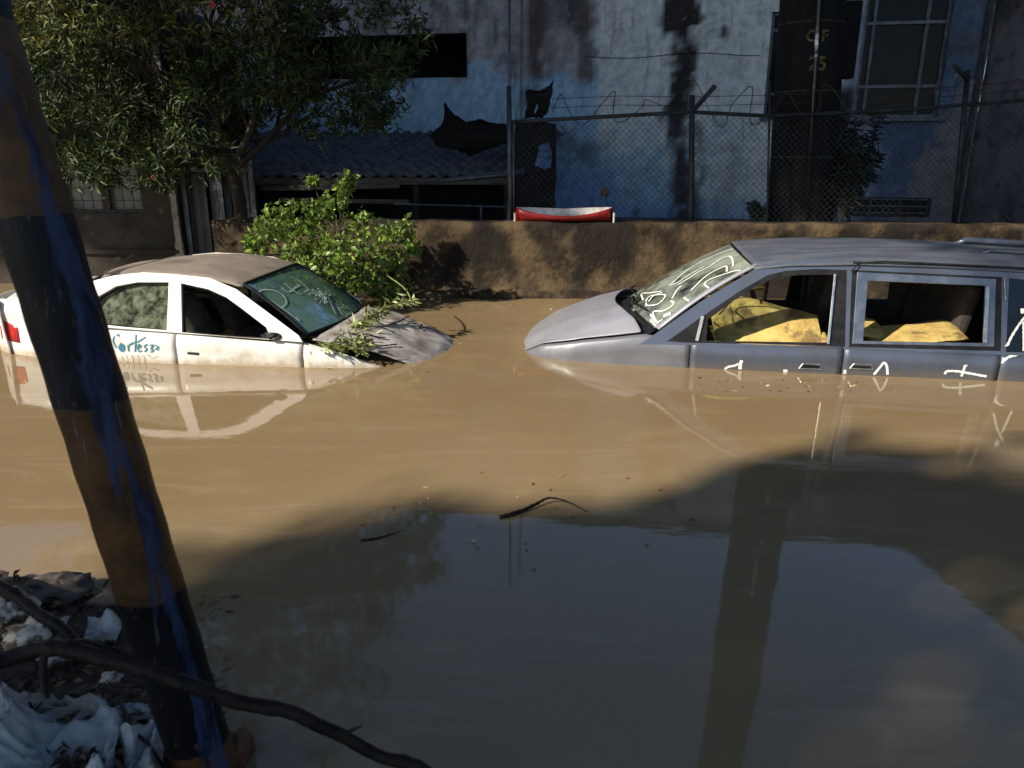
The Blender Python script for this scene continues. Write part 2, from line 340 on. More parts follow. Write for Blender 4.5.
# ------------------------------------------------------------- low wall in front of the yard
WY = 9.12
def wtop(x): return .885 - .006*(x+1) + .012*mn.noise(Vector((x*2.2, 0, 0)))
mb = MB()
def wf(u, v):
    x = -3.5 + u*17.5; t = wtop(x)
    path = [(WY-.10, -.3), (WY-.10, .07), (WY-.02, .10), (WY, .2), (WY, .45), (WY, .68), (WY-.005, t-.05), (WY+.02, t), (WY+.34, t), (WY+.36, t-.05), (WY+.36, .2)]
    i = v*(len(path)-1); a = int(min(i, len(path)-2)); f = i-a
    y = path[a][0]*(1-f)+path[a+1][0]*f; z = path[a][1]*(1-f)+path[a+1][1]*f
    k = .022*mn.noise(Vector((x*1.7, z*2.5, 1))) + .012*mn.noise(Vector((x*6, z*7, 2))) + .008*mn.noise(Vector((x*17, z*17, 5)))
    return (x, y - k if z < t-.01 else y, z + (k*.6 if z >= t-.06 else 0))
mb.grid(wf, 420, 40)
o = mb.build('low_wall', M['low_wall'], smooth=True); tag(o, 'long low ochre wall with damp black stains along the far edge of the water', 'wall')

# ------------------------------------------------------------- the big stained building behind
FA, FB = Vector((-1.69, 14.46, 0)), Vector((7.31, 12.8, 0)); FD = (FB-FA).normalized(); FN = Vector((FD.y, -FD.x, 0))
if FN.y > 0: FN = -FN
ANG = math.atan2(FD.y, FD.x)
def fsz(px, py):
    p = on_plane(px, py, FA, FN); return ((p-FA).dot(FD), p.z)
def fpt(s_, z, d=0): return FA + FD*s_ + FN*d + Vector((0, 0, z))
SL, SR, HT = -8.5, (FB-FA).length, 5.42
bld = empty('building', fpt(3, .5), 'large stained building with peeling white and blue paint behind the fence', 'building')
def rect(p0, p1): a = fsz(*p0); b = fsz(*p1); return (min(a[0], b[0]), min(a[1], b[1]), max(a[0], b[0]), max(a[1], b[1]))
open_l = rect((352, 36), (467, 77)); open_l = (open_l[0]-1.5, open_l[1], open_l[2], open_l[3])
a = fsz(853, 118); b = fsz(937, 118); win_r = (a[0], a[1], b[0], 4.45)
a = fsz(763, 117); b = fsz(800, 117); win_n = (a[0], a[1], b[0], fsz(770, 12)[1])
a = fsz(838, 222); b = fsz(932, 198); vent = (a[0], .62, b[0], b[1])
def hole(r): return [(r[0], r[1]), (r[2], r[1]), (r[2], r[3]), (r[0], r[3])]
holes = [open_l, win_r, win_n, vent]
# facade as a fine grid with the openings left out, its paint zones kept per vertex
G = .085; ss = sorted(set(list(np.arange(SL, SR, G)) + [SR] + [h[0] for h in holes] + [h[2] for h in holes]))
zs = sorted(set(list(np.arange(.4, HT, G)) + [HT] + [h[1] for h in holes] + [h[3] for h in holes]))
ss = np.array(ss); zs = np.array(zs)
SSg, ZZg = np.meshgrid(ss, zs, indexing='ij')
def nz(sc, off=0, sx=1, sz=1): return np.array([[mn.fractal(Vector((x*sc*sx, z*sc*sz, off)), .6, 2.0, 4) for z in zs] for x in ss])
n1, n2, n3, n4 = nz(.9, 0), nz(2.2, 5), nz(1.6, 9, 1.6, .35), nz(5, 2)
def sm(x, a, b): t = np.clip((x-a)/(b-a), 0, 1); return t*t*(3-2*t)
C = np.zeros(SSg.shape+(3,)); C[:] = (.235, .225, .25)
def lay(mask, col, k=1.0):
    global C
    m_ = np.clip(mask*k, 0, 1)[..., None]; C = C*(1-m_) + np.array(col)*m_
s_ = lambda px, py=60: fsz(px, py)[0]
z_ = lambda py, px=600: fsz(px, py)[1]
lay(sm(n3, -.05, .35), (.10, .085, .095), .8)
lay(sm(n4+n2, .0, .5)*(SSg < s_(600)), (.34, .36, .42), .45)
lay(sm(SSg + .35*n1, s_(585), s_(600)), (.44, .50, .54))                                   # pale bay
lay(sm(z_(70) - ZZg + .5*n1 + .25*n2, -.1, .35)*(SSg < s_(600)), (.24, .38, .58))          # light blue paint, left bay
lay(sm(SSg + .2*n2, s_(700), s_(722))*sm(-SSg, -s_(770), -s_(745)), (.36, .40, .47), .6)
lay(sm(z_(150) - ZZg + .6*n1 + .35*n2, -.1, .3)*(SSg > s_(540))*(SSg < s_(700)), (.17, .32, .50), .75)
lay(sm(z_(172) - ZZg + .10*n2, -.05, .06)*(SSg > s_(550, 200))*(SSg < s_(612, 200)), (.13, .24, .46), .9)
lay(sm(z_(198) - ZZg + .2*n1, -.05, .1)*(SSg > s_(550, 200)), (.10, .20, .42), .6)
lay(sm(SSg, s_(838), s_(850)), (.17, .215, .30), 1)
lay(sm(SSg+.1*n2, s_(812, 150), s_(818, 150))*sm(-SSg+.1*n2, -s_(854, 150), -s_(842, 150))*sm(z_(80, 830)+.15*n2-ZZg, 0, .2), (.012, .014, .014), 1)
lay(sm(SSg+.3*n1, s_(862, 170), s_(880, 170)), (.045, .075, .15), .95)
lay(sm(SSg + .5*n2 - .35*(ZZg-2.2), s_(938, 150), s_(950, 150)), (.14, .13, .135), .9)
def streak(pc, w, y0, y1, col=(.015, .013, .015), k=1, wob=.25):
    c = s_(pc, (y0+y1)/2); zt, zb = z_(y0, pc), z_(y1, pc)
    m_ = sm(w*(1+1.1*n3+.5*n4) - np.abs(SSg - c + wob*.45*n1 + .10*n2), -w*.25, w*.8)*sm(ZZg + .5*n2, zb-.1, zb+.35)*sm(zt + .1 - ZZg, 0, .3)
    lay(m_, col, k)
streak(689, .42, -80, 66, k=1.2); streak(684, .22, 40, 150, k=1); streak(681, .2, 140, 235, k=1, col=(.02, .018, .024))
streak(697, .09, 120, 225, k=.7)
streak(586, .18, -60, 80, (.085, .07, .07), .85); streak(560, .55, -60, 45, (.055, .05, .06), .8)
streak(532, .16, -30, 95, (.07, .045, .045), .8); streak(497, .05, 0, 70, (.35, .36, .40), .6)
streak(560, .32, 120, 172, (.07, .08, .10), .8); streak(590, .3, 138, 172, (.08, .085, .10), .8)
streak(632, .16, 190, 212, (.03, .05, .09), .85); streak(930, .35, -20, 20, (.03, .03, .045), .8); streak(962, .3, 25, 60, (.05, .05, .07), .8)
streak(905, .25, 145, 165, (.03, .05, .10), .6); streak(990, .22, 100, 190, (.07, .065, .065), .8)
streak(728, .1, 130, 230, (.2, .22, .22), .4)
C *= (1 + .16*n4 + .10*n2)[..., None]*np.array([1.7, 1.62, 1.5]); C = np.clip(C, .008, .8)
def fac_mat():
    m, t, out = _nodes('peeling_painted_concrete'); p = N(t, 'ShaderNodeBsdfPrincipled'); p.inputs['Roughness'].default_value = .85
    a = N(t, 'ShaderNodeAttribute', attribute_name='leafcol')
    f = ramp(t, noise(t, 7, 8, .7), .40, .66); f2 = ramp(t, noise(t, 3.2, 6, .7, (3, 3, .35)), .52, .70); f3 = ramp(t, noise(t, 9, 8, .78), .585, .66)
    c = mix(t, f, a.outputs['Color'], mix(t, 1, a.outputs['Color'], (.68, .68, .70), 'MULTIPLY'))
    c = mix(t, f2, c, mix(t, 1, a.outputs['Color'], (.50, .47, .46), 'MULTIPLY'))
    mu = N(t, 'ShaderNodeMath', operation='MULTIPLY'); mu.inputs[1].default_value = .7; t.links.new(f3, mu.inputs[0])
    c = mix(t, mu.outputs[0], c, mix(t, .45, a.outputs['Color'], (.62, .64, .66))); t.links.new(c, p.inputs['Base Color'])
    b = N(t, 'ShaderNodeBump'); b.inputs['Strength'].default_value = .5; b.inputs['Distance'].default_value = .02
    t.links.new(noise(t, 16, 6, .7), b.inputs['Height']); t.links.new(b.outputs[0], p.inputs['Normal']); t.links.new(p.outputs[0], out.inputs[0]); return m
M['facade'] = fac_mat()
mb = MB(); nS, nZ = len(ss), len(zs)
mb.v = [fpt(ss[i], zs[j], .012*n2[i, j]) for i in range(nS) for j in range(nZ)]
for i in range(nS-1):
    for j in range(nZ-1):
        cs, cz = (ss[i]+ss[i+1])/2, (zs[j]+zs[j+1])/2
        if any(h[0] < cs < h[2] and h[1] < cz < h[3] for h in holes): continue
        mb.f.append((i*nZ+j, (i+1)*nZ+j, (i+1)*nZ+j+1, i*nZ+j+1)); mb.mi.append(0)
o = mb.build('front_wall', M['facade'], bld, smooth=True)
ca = o.data.color_attributes.new('leafcol', 'FLOAT_COLOR', 'POINT'); c4 = np.ones((nS*nZ, 4)); c4[:, :3] = C.reshape(-1, 3); ca.data.foreach_set('color', c4.ravel())
M['plain_render'] = pm('dark_weathered_render', (.12, .115, .12), (.06, .055, .06), .9, scale=1.4, c3=(.035, .032, .035), s3=2.6, bump=.4, bscale=14, bdist=.02)
mb = MB()
for r in holes:   # reveals
    dpt = .22
    for (x0, z0), (x1, z1) in zip(hole(r), hole(r)[1:]+hole(r)[:1]):
        mb.add([fpt(x0, z0, .01), fpt(x1, z1, .01), fpt(x1, z1, -dpt), fpt(x0, z0, -dpt)], [(0, 1, 2, 3)])
    if True: mb.build('reveal', M['plain_render'], bld); mb = MB()
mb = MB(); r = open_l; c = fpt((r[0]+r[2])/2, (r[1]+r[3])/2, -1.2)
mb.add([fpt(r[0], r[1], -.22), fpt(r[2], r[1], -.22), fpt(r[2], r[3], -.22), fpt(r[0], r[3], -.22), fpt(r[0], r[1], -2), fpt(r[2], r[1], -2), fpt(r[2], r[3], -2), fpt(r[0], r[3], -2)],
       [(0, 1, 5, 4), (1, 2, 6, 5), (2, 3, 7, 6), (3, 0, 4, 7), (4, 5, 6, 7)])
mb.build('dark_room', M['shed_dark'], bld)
def make_window(name, r, vs, hs, fw=.05, gl='black_pane'):
    mb = MB(); w_, h_ = r[2]-r[0], r[3]-r[1]; yy = -.10
    for a, b, ax in [((r[0]+fw/2, r[1]), (r[0]+fw/2, r[3]), 0), ((r[2]-fw/2, r[1]), (r[2]-fw/2, r[3]), 0)] + [((x, r[1]), (x, r[3]), 0) for x in vs]:
        mb.bar(fpt(a[0], a[1], yy), fpt(b[0], b[1], yy), fw, fw)
    for z in [r[1]+fw/2, r[3]-fw/2] + hs: mb.bar(fpt(r[0]+fw, z, yy+.004), fpt(r[2]-fw, z, yy+.004), fw*.96, fw*.96)
    f = mb.build(name, M['window_frame'], bld, bevel=.004)
    mb = MB(); mb.add([fpt(r[0], r[1], -.13), fpt(r[2], r[1], -.13), fpt(r[2], r[3], -.13), fpt(r[0], r[3], -.13)], [(0, 1, 2, 3)]); mb.build('pane', M[gl], f)
    mb = MB(); mb.add([fpt(r[0], r[1], -.6), fpt(r[2], r[1], -.6), fpt(r[2], r[3], -.6), fpt(r[0], r[3], -.6)], [(0, 1, 2, 3)]); mb.build('room_backing', M['shed_dark'], f)  # near-black sheet stands for the unlit room behind the pane
    mb = MB(); mb.box(fpt((r[0]+r[2])/2, r[1]-.03, .05), (w_+.12, .14, .05), ANG); mb.build('sill', M['window_frame'], f, bevel=.006)
    return f
zt = z_(22, 900); zm = z_(86, 900)
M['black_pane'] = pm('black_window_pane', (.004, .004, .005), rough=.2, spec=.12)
make_window('window', win_r, [s_(925, 50), win_r[0]+.16], [zt, zm])
make_window('window', win_n, [], [z_(30, 770), z_(94, 770)])
mb = MB(); r = vent
for k in range(4): mb.bar(fpt(r[0], r[1]+.06+k*.11, -.05), fpt(r[2], r[1]+.06+k*.11, -.05), .02, .02)
for k in range(4): mb.bar(fpt(r[0]+.02+k*(r[2]-r[0]-.04)/3, r[1], -.03), fpt(r[0]+.02+k*(r[2]-r[0]-.04)/3, r[3], -.03), .025, .025)
f = mb.build('vent_grille', M['galv'], bld)
mb = MB(); mb.add([fpt(r[0], r[1], -.22), fpt(r[2], r[1], -.22), fpt(r[2], r[3], -.22), fpt(r[0], r[3], -.22)], [(0, 1, 2, 3)]); mb.build('vent_backing', M['shed_dark'], f)
mb = MB()      # roof slab, parapet cap and the wing that comes forward on the right
P = [fpt(SL, HT, .06), fpt(SR+.02, HT, .06), fpt(SR+.02, HT, -9), fpt(SL, HT, -9)]
mb.add(P + [p - Vector((0, 0, .16)) for p in P], [(0, 1, 2, 3), (4, 7, 6, 5), (0, 4, 5, 1), (1, 5, 6, 2), (2, 6, 7, 3), (3, 7, 4, 0)])
mb.build('roof', M['plain_render'], bld)
W0 = fpt(SR, 0); W1 = Vector((7.80, 9.75, 0)); WD = (W1-W0).normalized(); WNn = Vector((WD.y, -WD.x, 0))
mb = MB(); P = [W0, W1, W1+Vector((9, .3, 0)), W0+Vector((9, 5, 0))]
mb.add([p+Vector((0, 0, .3)) for p in P] + [p+Vector((0, 0, HT+.03)) for p in P], [(0, 1, 5, 4), (1, 2, 6, 5), (2, 3, 7, 6), (3, 0, 4, 7), (4, 5, 6, 7)])
mb.build('side_wing', M['plain_render'], bld)
mb = MB(); mb.bar(fpt(s_(522), .9, .05), fpt(s_(522), 6.6, .05), .035, .035); mb.build('drain_pipe', M['galv'], bld)
mb = MB(); mb.bar(fpt(SR-.1, .7, .06), fpt(SR-.1, HT-.2, .06), .06, .06); mb.build('corner_pipe', M['galv'], bld)
mb = MB()
for zc in (z_(56, 650),): mb.tube([fpt(s, zc + .03*math.sin(s*3), .03) for s in np.linspace(s_(585), s_(760), 14)], .005, 5)
mb.build('cable', M['rubber'], bld)

# ------------------------------------------------------------- shed with corrugated roof
shed = empty('shed', (-1.5, 11.5, .6), 'low dark shed with a grey corrugated roof beside the tall building', 'shed')
a = on_y(300, 172, 11.0); b = on_y(512, 172, 11.0); ZE = 1.72
ex0, ex1 = -5.2, on_y(514, 172, 10.9).x
ZE = on_y(450, 176, 10.9).z
mb = MB()
def rf(u, v):
    x = ex0 + u*(ex1-ex0); y = 10.9 + v*2.4; return (x + v*.9, y, ZE + v*.62 + .028*math.sin(x*2*math.pi/.19))
mb.grid(rf, 260, 3); mb.build('roof', M['corr'], shed, smooth=True, solid=.012)
mb = MB(); mb.box(((ex0+ex1)/2, 10.95, ZE-.07), (ex1-ex0, .06, .09)); mb.build('eave_beam', M['timber'], shed)
mb = MB()
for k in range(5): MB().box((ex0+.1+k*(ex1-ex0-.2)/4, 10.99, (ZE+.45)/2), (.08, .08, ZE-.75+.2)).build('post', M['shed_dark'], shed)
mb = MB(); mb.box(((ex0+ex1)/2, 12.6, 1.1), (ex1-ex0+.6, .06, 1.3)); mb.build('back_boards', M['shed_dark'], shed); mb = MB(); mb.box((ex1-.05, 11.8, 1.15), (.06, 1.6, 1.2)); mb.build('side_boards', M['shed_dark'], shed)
# pieces leaning and stored in the shed
q = on_y(330, 187, 10.85); mb = MB(); mb.box(q, (1.9, .05, .07), ry=-.02); o = mb.build('plank', M['timber'], bevel=.004); tag(o, 'grey plank at the shed front, upper of the two', 'plank', 'planks across the shed front')
q = on_y(345, 201, 10.8); mb = MB(); mb.box(q, (1.75, .05, .06), ry=.015); o = mb.build('plank', M['timber'], bevel=.004); tag(o, 'grey plank at the shed front, lower of the two', 'plank', 'planks across the shed front')
o = tag(MB().tube([on_y(425, 183, 10.2), on_y(470, 178, 10.1), on_y(524, 172, 10.0)], [.02, .035, .045], 10).build('roll', M['galv'], smooth=True), 'long grey tube poking out from under the shed roof', 'tube')
rail = empty('handrail', on_y(480, 220, 9.6), 'thin grey handrail above the low wall in front of the shed', 'railing')
MB().tube([on_y(395, 204, 9.6), on_y(507, 207, 9.6)], .012, 6).build('top_bar', M['galv'], rail)
MB().tube([on_y(481, 207, 9.6), on_y(481, 228, 9.6)], .014, 6).build('upright', M['galv'], rail)
# torn tarpaulin pieces, and a black sheet for the dark doorway
def cloth(name, outline, Y, label, hole_=None, mat='tarp', amp=.06, thick=.004):
    cx = sum(p[0] for p in outline)/len(outline); mb = MB()
    pts = []
    for (xa_, ya_), (xb_, yb_) in zip(outline, outline[1:]+outline[:1]):
        for k in range(4):
            f = k/4; j = .9 if k else 0; pts.append(Vector((xa_+(xb_-xa_)*f+random.uniform(-j, j), ya_+(yb_-ya_)*f+random.uniform(-j, j), 0)))
    def mp(x, z):
        p = on_y(x, z, Y); p.y += amp*1.6*mn.noise(Vector((p.x*5, p.z*3, 1))) ; return p
    mb.poly([(p.x, p.y) for p in pts], [hole_] if hole_ else [], mp)
    o = mb.build(name, M[mat], solid=thick); return tag(o, label, 'tarpaulin')
cloth('tarpaulin', [(526, 90), (540, 91), (549, 86), (554, 78), (552, 96), (548, 112), (541, 119), (532, 117), (523, 119), (527, 108)], 10.4, 'black torn tarpaulin with a hole caught high by the fence post', hole_=[(534, 112), (537, 104), (538, 107), (535, 114)])
cloth('tarpaulin', [(445, 100), (449, 108), (455, 115), (467, 122), (478, 119), (495, 123), (509, 125), (509, 143), (492, 148), (470, 157), (458, 150), (436, 146), (430, 136), (442, 124)], 11.3, 'black tarpaulin with one pointed corner heaped over the shed roof')
cloth('tarpaulin', [(515, 121), (536, 120), (556, 124), (556, 165), (555, 222), (516, 222)], 10.8, 'added black sheet standing for the dark doorway between shed and blue wall', amp=.03)  # black sheet put in for the darkness of the doorway
cloth('sack', [(539, 146), (548, 142), (552, 152), (551, 168), (544, 170), (535, 165)], 10.7, 'blue plastic sack hanging against the black doorway sheet', mat='blue_cloth')['category'] = 'sack'

# ------------------------------------------------------------- house at left, with window and gate
HY = 10.1
hx = on_y(178, 230, HY).x
house = empty('house', (-6.5, HY+.5, 0), 'brown rendered house with a barred window behind the white car', 'house')
a = on_y(64, 213, HY); b = on_y(145, 213, HY); wz1 = on_y(100, 150, HY).z; hw = (a.x, a.z, b.x, wz1)
mb = MB()
def hp(x, z): return Vector((x, HY + .02*mn.noise(Vector((x*3, z*3, 0))), z))
def gridwall(mb, x0, x1, z0, z1, g=.12):
    n, m_ = max(1, int((x1-x0)/g)), max(1, int((z1-z0)/g))
    mb.grid(lambda u, v: hp(x0+u*(x1-x0), z0+v*(z1-z0)), n, m_)
gridwall(mb, -14, hw[0], -.5, 3.3); gridwall(mb, hw[2], hx, -.5, 3.3); gridwall(mb, hw[0], hw[2], -.5, hw[1]); gridwall(mb, hw[0], hw[2], hw[3], 3.3)
for A_, B_ in (((hw[0], hw[1]), (hw[2], hw[1])), ((hw[2], hw[1]), (hw[2], hw[3])), ((hw[2], hw[3]), (hw[0], hw[3])), ((hw[0], hw[3]), (hw[0], hw[1]))):
    mb.add([(A_[0], HY, A_[1]), (B_[0], HY, B_[1]), (B_[0], HY+.2, B_[1]), (A_[0], HY+.2, A_[1])], [(0, 1, 2, 3)])
mb.add([(hx, HY, -.5), (hx, HY+3, -.5), (hx, HY+3, 3.3), (hx, HY, 3.3)], [(0, 1, 2, 3)])
mb.build('wall', M['house_wall'], house, smooth=True)
MB().box(((-14+hx)/2, HY+1.4, 3.36), (14+hx+.2, 3.1, .12)).build('roof', M['plain_render'], house)
mb = MB()
for k in range(14): mb.box((hx+.005, HY-.02, .2+k*.22), (.07+.03*random.random(), .05, .225), ry=random.uniform(-.05, .05))  # pale strip: sunlight on the corner edge put into its colour
mb.build('lit_corner_strip', M['house_edge'], house, smooth=False)
mb = MB(); mb.box(((-14+hx)/2, HY-.025, .42), (14+hx, .05, .05)); mb.build('plinth', M['house_wall'], house)
fr = MB(); xm = (hw[0]+hw[2])/2+.02
for x in (hw[0]+.02, hw[2]-.02): fr.box((x, HY+.05, (hw[1]+hw[3])/2), (.04, .04, hw[3]-hw[1]))
fr.box((xm, HY+.052, (hw[1]+hw[3])/2), (.10, .04, hw[3]-hw[1]))
for z in (hw[1]+.02, hw[3]-.02): fr.box(((hw[0]+hw[2])/2, HY+.048, z), (hw[2]-hw[0], .04, .04))
wf_ = fr.build('window', M['rust'], house)
MB().box(((hw[0]+hw[2])/2, HY+.12, (hw[1]+hw[3])/2), (hw[2]-hw[0], .01, hw[3]-hw[1])).build('pane', M['frosted'], wf_)
br = MB()
for k in range(1, 5): z = hw[1]+k*(hw[3]-hw[1])/5; br.bar((hw[0], HY+.02, z), (hw[2], HY+.02, z), .009, .009)
for k in range(1, 8): x = hw[0]+k*(hw[2]-hw[0])/8; br.bar((x, HY+.011, hw[1]), (x, HY+.011, hw[3]), .008, .008)
br.build('bars', M['rust'], wf_)
gate = empty('gate', (hx+.5, HY+.12, 0), 'grey sheet metal gate between the brown house and the tree', 'gate')
gx1 = on_y(250, 230, HY).x
for k in range(3):
    x0 = hx+.1 + k*(gx1-hx)/3; mb = MB()
    mb.grid(lambda u, v: (x0 + u*((gx1-hx)/3-.05), HY+.15+.012*(abs(math.sin(u*9.4))), -.3+v*1.78), 24, 3)
    mb.build('sheet', M['gate'], gate, solid=.006)
mb = MB()
for x in (hx+.1, hx+.1+(gx1-hx)/2, gx1+.05): mb.box((x, HY+.11, .7), (.06, .06, 2.0))
mb.box(((hx+gx1)/2+.07, HY+.11, 1.44), (gx1-hx, .05, .05)); mb.build('gate_frame', M['galv'], gate)

# ------------------------------------------------------------- chain-link fence
FY = 9.42
fence = empty('fence', (3, FY, .88), 'chain-link fence with coiled barbed wire on top of the low wall', 'fence')
top = [(510, 122), (600, 117), (690, 112), (770, 116), (900, 110), (1024, 100)]
tp = [on_y(x, y, FY) for x, y in top]; tp.append(tp[-1] + (tp[-1]-tp[-2])*2)
MB().tube(tp, .022, 8).build('top_rail', M['wire'], fence, smooth=True)
zt_ = lambda x: float(np.interp(x, [p.x for p in tp], [p.z for p in tp]))
mb = MB(); x0, x1 = tp[0].x+.03, tp[-1].x; P_ = .075
def wire(xa, za, xb, zb, dy):
    d = Vector((xb-xa, 0, zb-za)); nrm = Vector((-d.z, 0, d.x)).normalized()*.0022
    mb.add([Vector((xa, FY+dy, za))-nrm, Vector((xb, FY+dy, zb))-nrm, Vector((xb, FY+dy, zb))+nrm, Vector((xa, FY+dy, za))+nrm, Vector((xa, FY+dy+.004, za)), Vector((xb, FY+dy+.004, zb))],
           [(0, 1, 2, 3), (3, 2, 5, 4), (1, 0, 4, 5)])
zb_ = .86
for k in range(int((x1-x0+2)/P_)):
    for sgn in (1, -1):
        xs_ = x0 + k*P_ - (2 if sgn > 0 else 0)
        a_, b_ = (xs_, zb_), (xs_ + sgn*2.2, zb_+2.2)
        # clip to the panel
        tt = [t/60 for t in range(61) if x0 <= a_[0]+sgn*2.2*t/60 <= x1 and a_[1]+2.2*t/60 <= zt_(a_[0]+sgn*2.2*t/60)]
        if len(tt) < 2: continue
        wire(a_[0]+sgn*2.2*tt[0], a_[1]+2.2*tt[0], a_[0]+sgn*2.2*tt[-1], a_[1]+2.2*tt[-1], .012 if sgn > 0 else .018)
mb.build('wire_mesh', M['wire'], fence)
def fpost(x0_, y0_, x1_, y1_, r, m='wire', extra=None):
    a_, b_ = on_y(x0_, y0_, FY-.03), on_y(x1_, y1_, FY-.03); mbp = MB().tube([a_, b_], r, 8)
    if extra: mbp.tube([on_y(*extra[0], FY-.05), on_y(*extra[1], FY-.25)], r*.8, 6)
    mbp.build('post', M[m], fence, smooth=True)
fpost(510, 228, 509, 86, .03, 'galv'); fpost(691, 230, 692, 95, .034, extra=((692, 112), (715, 86))); fpost(767, 232, 770, 80, .014); fpost(953, 236, 968, 70, .03, extra=((968, 80), (955, 66)))
fpost(514, 228, 513, 120, .014, 'galv')
mb = MB()
for z in (97, 106):
    mb.tube([on_y(550, z+2, FY-.1), on_y(620, z-1, FY-.12), on_y(692, z, FY-.12), on_y(772, z-2, FY-.12), on_y(900, z-6, FY-.1), on_y(1030, z-16, FY-.1)], .0035, 4)
mb.build('barbed_strand', M['wire'], fence)
mb = MB(); coil = []
xs0, xs1 = tp[0].x+.45, tp[-1].x-.5
turns = 15
for i in range(turns*16):
    t = i/16; x = xs0 + (xs1-xs0)*t/turns; k = int(t); rr = .17 + .08*math.sin(k*2.4) + .05*math.sin(k*5.1); a_ = 2*math.pi*t
    coil.append((x + .05*math.cos(a_) + .10*math.sin(k*1.9)*math.sin(a_), FY-.02 + rr*.6*math.cos(a_), zt_(x) + .10 + rr*math.sin(a_)))
mb.tube(coil, .0055, 4)
for i in range(0, len(coil), 3):
    p = Vector(coil[i]); d = Vector((random.uniform(-1, 1), random.uniform(-1, 1), random.uniform(-1, 1))).normalized()*.018; mb.tube([p-d, p+d], .0025, 3)
mb.build('barbed_coil', M['rust'], fence)

# ------------------------------------------------------------- utility poles
pole = empty('utility_pole', on_y(787, 226, 9.95), 'thick dark utility pole with faded yellow numbers 25', 'utility pole')
pb, pt_ = on_y(799, 226, 9.98), on_y(813, 0, 9.98); d_ = (pt_-pb)/(pt_.z-pb.z)
ptop = pb + d_*(9.6-pb.z); pbot = pb + d_*(.3-pb.z)
mb = MB(); kk = 24; mb.tube([pbot.lerp(ptop, i/kk) for i in range(kk+1)], [.40-.08*i/kk for i in range(kk+1)], 20); mb.build('shaft', M['wood_pole'], pole, smooth=True)
def along(z, dx=0, dy=-.27): p = pb + d_*(z-pb.z); return p + Vector((dx, dy, 0))
mb = MB(); mb.tube([along(z, -.07, -.415+.012*(z-1)) for z in (.9, 2.2, 3.4, 6, 8)], .022, 8); mb.build('conduit', M['patchy'], pole, smooth=True)
mb = MB()
for z in (1.6, 2.35, 3.1, 4.4): mb = MB().tube([along(z+.0, .0, 0) + Vector(((.398-.009*z)*math.cos(a), (.398-.009*z)*math.sin(a), 0)) for a in np.linspace(0, 2*math.pi, 20)], .012, 5); mb.build('band', M['rust'], pole)
def text_mesh(txt, size, name, mat, parent, origin, rz=0, ry=0):
    cu = bpy.data.curves.new('t', 'FONT'); cu.body = txt; cu.size = size; cu.align_x = 'CENTER'; cu.extrude = .002; cu.offset = .004
    to = bpy.data.objects.new('t', cu); COL.objects.link(to); bpy.context.view_layer.update()
    me = bpy.data.meshes.new_from_object(to.evaluated_get(bpy.context.evaluated_depsgraph_get())); bpy.data.objects.remove(to)
    mb = MB(); m_ = Matrix.Translation(origin) @ Matrix.Rotation(rz, 4, 'Z') @ Matrix.Rotation(ry, 4, 'Y') @ Matrix.Rotation(R(90), 4, 'X')
    vs = [m_ @ v.co for v in me.vertices]
    return vs, [tuple(p.vertices) for p in me.polygons]
for txt, py, sz in (('C F', 41, .17), ('25', 70, .21)):
    p0 = on_y(817, py, 9.6); vs, fs = text_mesh(txt, sz, 'numbers', None, None, p0)
    # wrap the digits round the pole
    out_ = []
    for v in vs:
        c_ = pb + d_*(v.z-pb.z); rr = .40-.08*(v.z-.3)/9.3 + .006; a_ = (v.x-c_.x)/rr; out_.append(Vector((c_.x + rr*math.sin(a_), c_.y - rr*math.cos(a_), v.z)))
    MB().add(out_, fs).build('painted_number', M['paint_yellow'], pole)
pole2 = empty('utility_pole', on_y(833, 226, 10.5), 'thin metal pole shining behind the numbered utility pole', 'metal pole')
a_, b_ = on_y(829, 226, 10.5), on_y(843, 0, 10.5); d2 = (b_-a_)/(b_.z-a_.z)
MB().tube([a_+d2*(.5-a_.z), a_+d2*(3-a_.z), a_+d2*(9-a_.z)], [.05, .045, .04], 12).build('shaft', M['patchy'], pole2, smooth=True)
MB().box(a_+d2*(3.0-a_.z)+Vector((.06, .05, 0)), (.3, .22, .9)).build('junction_box', M['rubber'], pole2, bevel=.02)
tp_ = on_y(509, 86, 9.6); o = MB().tube([(tp_.x, 9.7, .6), (tp_.x+.01, 9.7, 4.3)], .018, 8).build('thin_pole', M['galv'], smooth=True); tag(o, 'tall thin metal pipe standing at the left end of the fence', 'pipe')

# ------------------------------------------------------------- plants behind the wall
def spray_plant(name, base, h, n, label, cat, cols, mat='leaf_dull', spread=.5, ln=.16, wd=.035):
    root = empty(name, base, label, cat); base = Vector(base); mb = MB(); P, D = [], []
    for k in range(n):
        a = random.uniform(0, 6.28); tip = base + Vector((math.cos(a)*spread*random.uniform(.2, 1), math.sin(a)*spread*.5, h*random.uniform(.45, 1)))
        pts = catmull([base, base.lerp(tip, .5)+Vector((0, 0, h*.12)), tip], 5); mb.tube(pts, [.012*(1-i/len(pts))+.003 for i in range(len(pts))], 4)
        for i, p in enumerate(pts[3:]):
            for q in range(6): P.append(p + Vector(rng.normal(0, .015, 3))); D.append((rng.normal(), rng.normal(), rng.normal(-.1, .6)))
    mb.build('stem', M['bark'], root); leaves('foliage', M[mat], P, D, ln*rng.uniform(.6, 1.2, len(P)), wd, leafcols(len(P), *cols), root)
    return root
spray_plant('shrub', on_y(840, 224, 9.75), .95, 16, 'dark leafy shrub close behind the wall at the foot of the thin shining pole', 'shrub', ((.01, .018, .009), (.022, .03, .014)), spread=.3)
spray_plant('potted_plant', on_y(757, 224, 9.8), .28, 7, 'small dark plant left of the thick utility pole behind the wall', 'plant', ((.015, .025, .02), (.03, .045, .03)), spread=.12, ln=.1)
